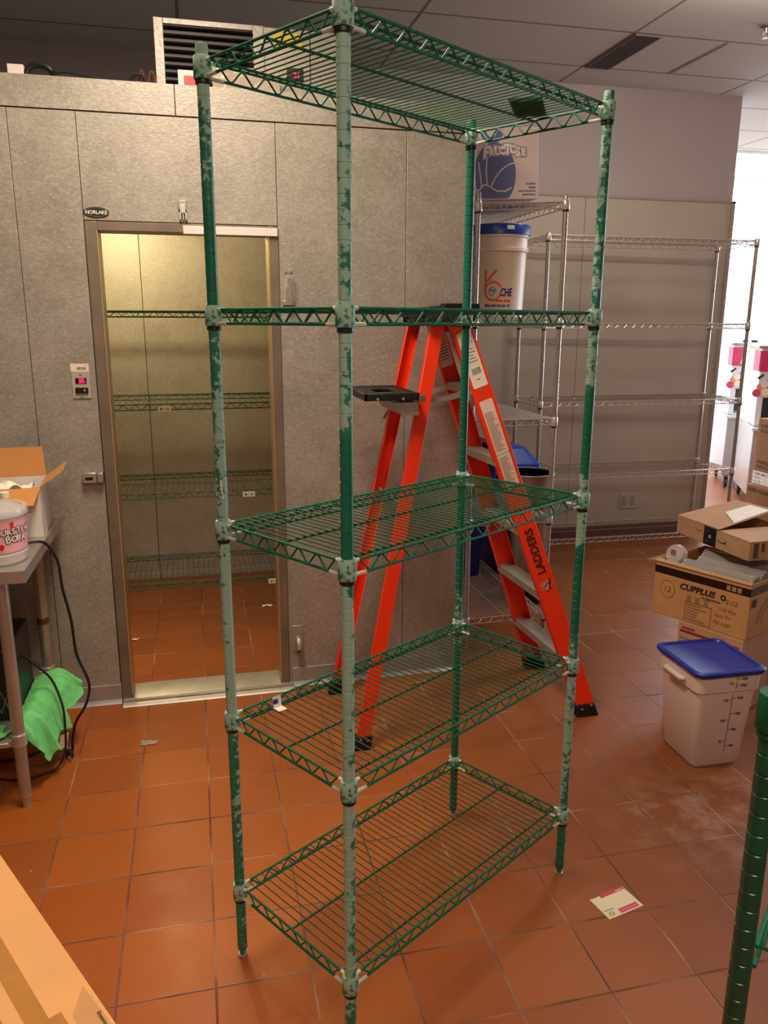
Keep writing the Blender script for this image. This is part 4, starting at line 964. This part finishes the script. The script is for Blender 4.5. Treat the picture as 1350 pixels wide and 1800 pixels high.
for x, y in ((-.043,.070),(-.024,.066)):
    b = MB(); pts = [(x+.009*math.cos(R(a))*(1 if a < 180 else .8), y+.010*math.sin(R(a))) for a in range(0,360,20)]
    b.add([wrapt(Vector((px_,py_,.0004))) for px_, py_ in pts], [tuple(range(len(pts)))]); b.build('strawberry_print', M['red'], bt, smooth=False)
b = MB(); b.add([wrapt(Vector(q)) for q in ((.008,.128,.0004),(.020,.128,.0004),(.020,.145,.0004),(.008,.145,.0004))],[(0,1,2,3)]); b.build('red_badge', M['red'], bt, smooth=False)
# white carton with flaps
wc = thing('open_carton', 'open white carton with orange inner flaps on the steel table', 'box', (-.70,3.10,TZ), R(4))
b = MB(); W_, D_, H_ = .13,.12,.185
b.box((-W_,-D_,0),(W_,-D_+.003,H_)); b.box((-W_,D_-.003,0),(W_,D_,H_)); b.box((-W_,-D_,0),(-W_+.003,D_,H_)); b.box((W_-.003,-D_,0),(W_,D_,H_)); b.box((-W_,-D_,0),(W_,D_,.003))
b.build('carton_body', M['white'], wc)
MB().hexa([(-W_,D_-.003,H_),(W_,D_-.003,H_),(W_,D_,H_),(-W_,D_,H_)],[(-W_,D_+.018,H_+.11),(W_-.01,D_+.018,H_+.11),(W_-.01,D_+.021,H_+.11),(-W_,D_+.021,H_+.11)]).build('back_flap', M['card_in'], wc)
MB().hexa([(W_-.003,-D_,H_),(W_,-D_,H_),(W_,D_,H_),(W_-.003,D_,H_)],[(W_+.075,-D_+.01,H_+.055),(W_+.077,-D_+.01,H_+.052),(W_+.077,D_-.01,H_+.052),(W_+.075,D_-.01,H_+.055)]).build('side_flap', M['card_in'], wc)
MB().hexa([(-W_,-D_,H_),(W_,-D_,H_),(W_,-D_+.003,H_),(-W_,-D_+.003,H_)],[(-W_,-D_-.07,H_-.05),(W_-.02,-D_-.07,H_-.05),(W_-.02,-D_-.067,H_-.048),(-W_,-D_-.067,H_-.048)]).build('front_flap', M['card_in'], wc)
vs = []; b = MB()
for j in range(7):
    for i in range(9): vs.append((-.10+.024*i, -.08+.026*j, H_-.02 + .035*math.sin(i*1.3+j)*math.cos(j*1.7) + random.uniform(-.008,.008)))
b.add(vs, [(j*9+i, j*9+i+1, (j+1)*9+i+1, (j+1)*9+i) for j in range(6) for i in range(8)]); tt = b.build('crumpled_tissue', M['paper'], None); tt.modifiers.new('s','SUBSURF').levels = 1
tt.location = (-.70,3.10,TZ); tt.rotation_euler = (0,0,R(4)); props(tt, 'crumpled white tissue inside the open carton on the table', 'tissue')
bo = thing('plastic_bottle', 'clear plastic bottle with red label between the carton and the tub', 'bottle', (-.655,2.866,TZ))
MB().lathe([(0,0),(.031,0),(.034,.008),(.034,.09),(.033,.12),(.028,.145),(.014,.168),(.012,.18),(0,.18)], (0,0,0), 28).build('bottle_body', M['clear2'], bo)
MB().lathe([(0,.178),(.0145,.178),(.0145,.198),(0,.2)], (0,0,0), 20).build('bottle_cap', M['paper'], bo)
MB().lathe([(.0345,.06),(.0349,.06),(.0349,.105),(.0345,.105)], (0,0,0), 28).build('bottle_label', M['pink'], bo)
# black machine under the table
mc = thing('black_machine', 'black appliance with mesh front on the table under-shelf', 'appliance', (-.80,2.93,.2635))
MB().box((-.20,-.16,0),(.125,.16,.265)).build('housing', M['black'], mc, bevel=.006)
b = MB()
for i in range(10): b.tube([(-.19+.03*i,-.163,.03),(-.16+.03*i,-.163,.12)], .0015, 5); b.tube([(-.16+.03*i,-.163,.03),(-.19+.03*i,-.163,.12)], .0015, 5)
b.build('front_mesh', M['alu'], mc)
MB().box((.02,-.164,.012),(.06,-.161,.026)).build('small_label', M['yellow_pale'], mc)
# green cloth draped from the under-shelf
cl = MB(); NI, NJ = 60, 20; vs = []
def interp(t_, tab):
    for (a, va), (b_, vb) in zip(tab, tab[1:]):
        if t_ <= b_:
            k = (t_-a)/(b_-a); k = k*k*(3-2*k); return va + (vb-va)*k
    return tab[-1][1]
for i in range(NI):
    s_ = i/(NI-1)
    if s_ < .35:      # along the front edge of the under-shelf
        k = s_/.35; ex = -1.0 + .315*k; ey = 2.618; nx, ny = 0, -1
    elif s_ < .45:
        k = (s_-.35)/.10; a = R(-90+90*k); ex = -.702 + .020*math.cos(a); ey = 2.655 + .030*math.sin(a); nx, ny = math.cos(a), math.sin(a)
    else:
        k = (s_-.45)/.55; ex = -.664; ey = 2.690 + .42*k; nx, ny = 1, 0
    out_ = interp(s_, [(0,0),(.45,.0),(.50,.045),(.57,.085),(.68,.10),(.80,.125),(.92,.165),(1,.12)])
    drop = interp(s_, [(0,0),(.455,0),(.50,.14),(.55,.185),(.64,.165),(.74,.13),(.84,.055),(1,.02)])
    inn_ = interp(s_, [(0,.12),(.30,.12),(.42,.03),(.46,.006),(1,.006)])
    for j in range(NJ):
        v_ = j/(NJ-1)
        if v_ < .35:
            q_ = 1 - v_/.35; x = ex - nx*inn_*q_; y = ey - ny*inn_*q_
            z = .2685 + .006*abs(math.sin(s_*40+v_*9))
        else:
            q_ = (v_-.35)/.65
            fold = (.5+.5*math.sin(s_*52+1.0))*q_
            x = ex + nx*(out_*q_**.75 + .034*fold*(out_ > .03) + .006*math.sin(s_*140)*q_); y = ey + ny*out_*q_ + .018*math.sin(s_*37)*q_*(out_ > .03)
            z = .2745 + .035*math.sin(min(PI, q_*PI*1.1))*min(1, out_*8) - drop*q_**1.4 + .014*math.sin(s_*66)*q_*(out_ > .03) + .006*math.sin(s_*120+q_*7)*q_
        vs.append((x, y, z))
cl.add(vs, [(i*NJ+j, i*NJ+j+1, (i+1)*NJ+j+1, (i+1)*NJ+j) for i in range(NI-1) for j in range(NJ-1)])
co = cl.build('green_cloth', M['cloth'], None); sd = co.modifiers.new('s','SOLIDIFY'); sd.thickness = .0025; co.modifiers.new('sub','SUBSURF').levels = 1
props(co, 'bright green cloth draped over the edge of the table under-shelf', 'cloth')
# cords
def smooth(pts, n=6):
    pts = [Vector(p) for p in pts]; P_ = [pts[0]] + pts + [pts[-1]]; o_ = []
    for i in range(1, len(P_)-2):
        for k in range(n):
            t_ = k/n; a, b_, c, d = P_[i-1], P_[i], P_[i+1], P_[i+2]
            o_.append(.5*((2*b_) + (c-a)*t_ + (2*a-5*b_+4*c-d)*t_*t_ + (3*b_-a-3*c+d)*t_**3))
    return o_ + [pts[-1]]
c1 = thing('power_cord', 'long black power cord hanging from the table edge to the floor', 'cord', (-.5,2.9,0))
MB().tube(smooth([(-.64,2.86,TZ+.006),(-.576,2.88,TZ+.012),(-.543,2.9,TZ-.004),(-.512,2.9,.80),(-.505,2.9,.70),(-.486,2.9,.573),(-.478,2.9,.438),(-.445,2.9,.32),(-.463,2.915,.229),(-.508,2.93,.15),(-.526,2.935,.08),(-.532,2.94,.03),(-.545,2.95,.012)]), .0052, 8).build('cable', M['cord'], c1, world=True)
pg = MB().hexa([(-.560,2.925,.004),(-.532,2.915,.004),(-.526,2.94,.004),(-.554,2.952,.004)],[(-.556,2.928,.034),(-.536,2.920,.034),(-.532,2.938,.034),(-.550,2.946,.034)]).build('plug', M['black'], c1, world=True, bevel=.004)
MB().tube([(-.540,2.916,.016),(-.533,2.898,.014)], .0022, 6).tube([(-.548,2.919,.016),(-.541,2.901,.014)], .0022, 6).build('prong', M['stainless'], pg, world=True)
MB().hexa([(-.572,2.90,.065),(-.543,2.90,.058),(-.543,2.902,.058),(-.572,2.902,.065)],[(-.566,2.90,.115),(-.533,2.90,.125),(-.533,2.902,.125),(-.566,2.902,.115)]).build('warning_tag', M['cream'], c1, world=True)
c2 = thing('appliance_cord', 'black cord running from the appliance down to the floor beside the cloth', 'cord', (-.6,2.95,0))
MB().tube(smooth([(-.672,2.95,.43),(-.625,2.94,.385),(-.578,2.93,.33),(-.545,2.90,.24),(-.540,2.885,.16),(-.545,2.875,.07),(-.575,2.85,.012),(-.63,2.82,.008),(-.70,2.80,.008),(-.85,2.86,.008)]), .0045, 8).build('cable', M['cord'], c2, world=True)
c3 = thing('coiled_cord', 'short black plug and cord on the floor behind the green cloth', 'cord', (-.62,3.1,0))
MB().tube(smooth([(-.614,3.12,.03),(-.615,3.09,.012),(-.64,3.03,.008),(-.70,2.97,.008),(-.80,2.95,.008)]), .0048, 8).build('cable', M['cord'], c3, world=True)
MB().tube([(-.614,3.115,.028),(-.612,3.13,.07)], [.014,.011], 12).build('plug', M['black'], c3, world=True)

# ------------------------------------------------------------------ on the cooler roof
ZR = 2.509
hv = thing('condensing_unit', 'galvanized condensing unit with dark louvered grille on the cooler roof', 'refrigeration unit', (.3,3.75,2.5))
b = MB(); b.box((-.088,3.53,2.501),(.66,4.0,2.778)); b.build('housing', M['galv'], hv, world=True, bevel=.003)
b = MB(); b.box((-.088,3.520,2.501),(-.052,3.53,2.778)); b.box((-.052,3.520,2.757),(.292,3.53,2.778)); b.box((.292,3.520,2.501),(.335,3.53,2.778)); b.build('grille_frame', M['galv'], hv, world=True, bevel=.002)
MB().box((-.052,3.526,2.501),(.292,3.5295,2.757)).build('grille_backing', M['dark'], hv, world=True)
b = MB()
for i in range(9):
    z = 2.523 + i*.0275; b.hexa([(-.052,3.512,z-.002),(.292,3.512,z-.002),(.292,3.526,z+.008),(-.052,3.526,z+.008)],[(-.052,3.512,z),(.292,3.512,z),(.292,3.526,z+.010),(-.052,3.526,z+.010)])
b.build('louvers', M['louver'], hv, world=True)
MB().box((.37,3.527,2.71),(.49,3.5299,2.762)).build('yellow_sticker', M['yellow'], hv, world=True)
cb2 = MB().box((.425,3.522,2.590),(.492,3.5299,2.635)).build('controller', M['black'], hv, world=True, bevel=.002)
text('21', .026, M['led2'], frame((.452,3.5215,2.600),(1,0,0),(0,-1,0)), cb2, 'controller_digits', (0,0), bold=.0008)
MB().box((.5195,3.526,2.501),(.5225,3.5299,2.778)).build('panel_seam', M['dark'], hv, world=True)
t = thing('red_label_box', 'small white box with red label on the cooler roof', 'box', (.045,3.447,2.5085))
MB().box((-.05,-.03,0),(.055,.03,.062)).build('box_body', M['fruct'], t, bevel=.002); MB().box((-.028,-.0306,.002),(.055,-.030,.042)).build('red_label', M['red'], t)
t = thing('wrapped_carton', 'brown carton wrapped in plastic on the cooler roof', 'box', (.235,3.452,2.5085))
MB().box((-.11,-.035,0),(.15,.035,.085)).build('box_body', M['card_dark'], t, bevel=.003)
b = MB(); vs = [(-.112+.026*i, -.037+random.uniform(-.003,0), .002+.02*j) for j in range(5) for i in range(11)]; b.add(vs, [(j*11+i,j*11+i+1,(j+1)*11+i+1,(j+1)*11+i) for j in range(4) for i in range(10)]); b.build('plastic_wrap', M['clear'], t, smooth=False)
def loop(name, lab, pts, r_, mat='cord', cat='cable'):
    o_ = MB().tube(smooth(pts), r_, 8).build(name, M[mat], None); props(o_, lab, cat); return o_
loop('cable_coil', 'black cable arching above the cooler roof at the far left', [(-.56,3.46,2.512),(-.545,3.46,2.548),(-.515,3.46,2.562),(-.48,3.46,2.556),(-.462,3.46,2.54),(-.45,3.45,2.528),(-.40,3.45,2.530),(-.33,3.45,2.520),(-.27,3.45,2.512)], .011)
loop('cable_loop', 'black cable loop on the cooler roof left of the condensing unit', [(-.19,3.45,2.511),(-.175,3.45,2.540),(-.155,3.45,2.552),(-.135,3.45,2.545),(-.127,3.45,2.511)], .0055)
loop('refrigerant_line', 'thin grey line standing up beside the cable loop on the cooler roof', [(-.150,3.47,2.509),(-.148,3.47,2.55),(-.14,3.47,2.574),(-.132,3.47,2.55),(-.13,3.47,2.509)], .003, 'rust', 'pipe')
loop('copper_line', 'brown hoop of pipe beside the condensing unit on the cooler roof', [(-.118,3.46,2.509),(-.112,3.46,2.55),(-.103,3.46,2.568),(-.094,3.46,2.55),(-.090,3.46,2.509)], .004, 'rust', 'pipe')
t = thing('white_plug_box', 'small white junction box at the far left of the cooler roof', 'box', (-.59,3.47,2.5085))
MB().box((-.028,-.02,0),(.03,.02,.050)).build('box_body', M['fruct'], t, bevel=.003)

# ------------------------------------------------------------------ drinks machines in the far room
def machine(x, y, label, far=False):
    m_ = thing('drinks_machine', label, 'drinks machine', (x,y,0), R(-28), None)
    W_, D_ = .62, .72
    MB().box((0,0,.13),(W_,D_,.74)).build('cabinet', M['machine'], m_, bevel=.006)
    b = MB(); b.box((0,.30,.74),(W_,D_,1.42)); b.box((0,0,1.0),(W_,.30,1.42)); b.box((0,0,.74),(.05,.30,1.0)); b.box((W_-.05,0,.74),(W_,.30,1.0)); b.box((0,0,.74),(W_,.30,.76)); b.build('dispenser_body', M['machine_white'], m_, bevel=.004)
    MB().box((.05,.292,.76),(W_-.05,.2995,.998)).build('recess', M['recess'], m_)
    MB().box((-.02,-.06,.715),(W_+.02,.0,.74)).build('drip_tray', M['machine_white'], m_, bevel=.004)
    MB().box((-.03,-.03,1.42),(W_+.03,D_,1.445)).build('lid', M['alu'], m_, bevel=.004)
    for xx in (.12,.2): MB().lathe([(0,0),(.03,0),(.03,.02),(.015,.03),(0,.03)], (xx,.15,1.445), 14).build('hopper_knob', M['dark'], m_)
    s_ = MB().box((.0,-.012,1.225),(W_,-.002,1.40)).build('upper_sign', M['magenta'], m_)
    for k, (xx, mt) in enumerate(((.10,'lime'),(.22,'peach'),(.34,'pink_pale'),(.46,'peach'))):
        MB().add([(xx-.042,-.0135,1.24),(xx+.042,-.0135,1.24),(xx+.012,-.0135,1.33),(xx-.012,-.0135,1.33)], [(0,1,2,3)]).build('sign_cone', M[mt], s_, smooth=False)
        MB().add([(xx+.022*math.cos(R(a)),-.0137,1.345+.022*math.sin(R(a))) for a in range(0,360,30)], [tuple(range(12))]).build('sign_scoop', M['paper'], s_, smooth=False)
    MB().box((-.010,.0,1.225),(-.001,.26,1.40)).build('side_sign', M['pink'], m_)
    s2 = MB().box((.06,-.012,1.02),(W_,-.002,1.155)).build('lower_sign', M['magenta'], m_)
    MB().add([(.30+.10*math.cos(R(a)),-.0135,1.09+.045*math.sin(R(a))) for a in range(0,360,20)], [tuple(range(18))]).build('sign_oval', M['pink_pale'], s2, smooth=False)
    for q_, (xx, zz, mt) in enumerate(((.02,1.09,'peach'),(.06,1.05,'cream'),(-.01,1.04,'pink'),(.13,1.08,'yellow_pale'),(.05,1.12,'paper'))):
        MB().add([(xx+.035*math.cos(R(a)),-.0140-.0003*q_,zz+.035*math.sin(R(a))) for a in range(0,360,30)], [tuple(range(12))]).build('sign_fruit', M[mt], s2, smooth=False)
    for xx in (.03,.15,.27,.39,.51):
        MB().tube([(xx,-.002,1.19),(xx-.01,-.05,1.20),(xx-.05,-.11,1.175)], [.008,.008,.012], 8).build('handle', M['black'], m_)
    for xx, yy in ((.05,.05),(W_-.05,.05),(.05,D_-.05),(W_-.05,D_-.05)):
        cs = MB().lathe([(0,-.012),(.05,-.012),(.055,0),(.05,.012),(0,.012)], (0,0,0), 20)
        co_ = cs.build('caster_wheel', M['black'], m_, M=Matrix.Translation((xx,yy,.055)) @ Matrix.Rotation(R(90),4,'Y'))
        MB().box((xx-.022,yy-.03,.06),(xx-.016,yy+.03,.13)).box((xx+.016,yy-.03,.06),(xx+.022,yy+.03,.13)).box((xx-.022,yy-.03,.112),(xx+.022,yy+.03,.13)).build('caster_fork', M['alu'], co_)
    return m_
machine(4.77,6.0, 'drinks machine with pink fruit signs, nearer one in the far bright room')
machine(5.14,6.86, 'drinks machine half hidden behind another, farther one in the bright room')
# ------------------------------------------------------------------ camera
cam_d = bpy.data.cameras.new('camera'); cam_o = bpy.data.objects.new('camera', cam_d); COL.objects.link(cam_o)
YAW, PIT, ROL, FPX, HH = .23311989, .23802112, .00374938, 1386.65, 1.641081
cy, sy, cp, sp_ = math.cos(YAW), math.sin(YAW), math.cos(PIT), math.sin(PIT)
f = Vector((sy*cp, cy*cp, -sp_)); r = Vector((cy,-sy,0)); u = r.cross(f)
r2 = r*math.cos(ROL) + u*math.sin(ROL); u2 = -r*math.sin(ROL) + u*math.cos(ROL)
cam_o.matrix_world = Matrix(((r2.x,u2.x,-f.x,0),(r2.y,u2.y,-f.y,0),(r2.z,u2.z,-f.z,HH),(0,0,0,1)))
cam_d.sensor_fit = 'HORIZONTAL'; cam_d.sensor_width = 36; cam_d.lens = 36*FPX/1350; cam_d.clip_start = .02
bpy.context.scene.camera = cam_o

# ------------------------------------------------------------------ light
def area(name, loc, size, e, col, rot=(0,0,0), sy_=None):
    l = bpy.data.lights.new(name, 'AREA'); l.energy = e; l.color = col; l.size = size
    if sy_: l.shape = 'RECTANGLE'; l.size_y = sy_
    o_ = bpy.data.objects.new(name, l); COL.objects.link(o_); o_.location = loc; o_.rotation_euler = rot; return o_
warm = (1,.84,.66); neu = (1,.90,.80); cool = (.84,.92,1)
area('lamp_left', (-.02,2.25,3.15), .45, 58, warm, sy_=.9)
area('fill_mid', (.2,-.6,3.15), 1.1, 50, warm, sy_=.5)  # unseen fill added behind the camera to brighten the front posts
area('lamp_back', (2.6,3.6,3.15), 1.1, 24, neu, (R(32),0,0), .25)
area('lamp_far', (5.75,7.5,3.1), 2.6, 190, cool, sy_=1.0)
area('window_light', (8.8,5.2,1.7), 2.6, 230, cool, (0,R(90),0), 2.2)
pl = bpy.data.lights.new('cooler_lamp', 'POINT'); pl.energy = 32; pl.color = (1,.78,.46); pl.shadow_soft_size = .06
po_ = bpy.data.objects.new('cooler_lamp', pl); COL.objects.link(po_); po_.location = (-.42,4.42,2.20)
w = bpy.data.worlds.new('world'); bpy.context.scene.world = w; w.use_nodes = True
w.node_tree.nodes['Background'].inputs[0].default_value = (.75,.8,.9,1); w.node_tree.nodes['Background'].inputs[1].default_value = .02
sc = bpy.context.scene
sc.view_settings.view_transform = 'Standard'; sc.view_settings.look = 'None'; sc.view_settings.exposure = 0
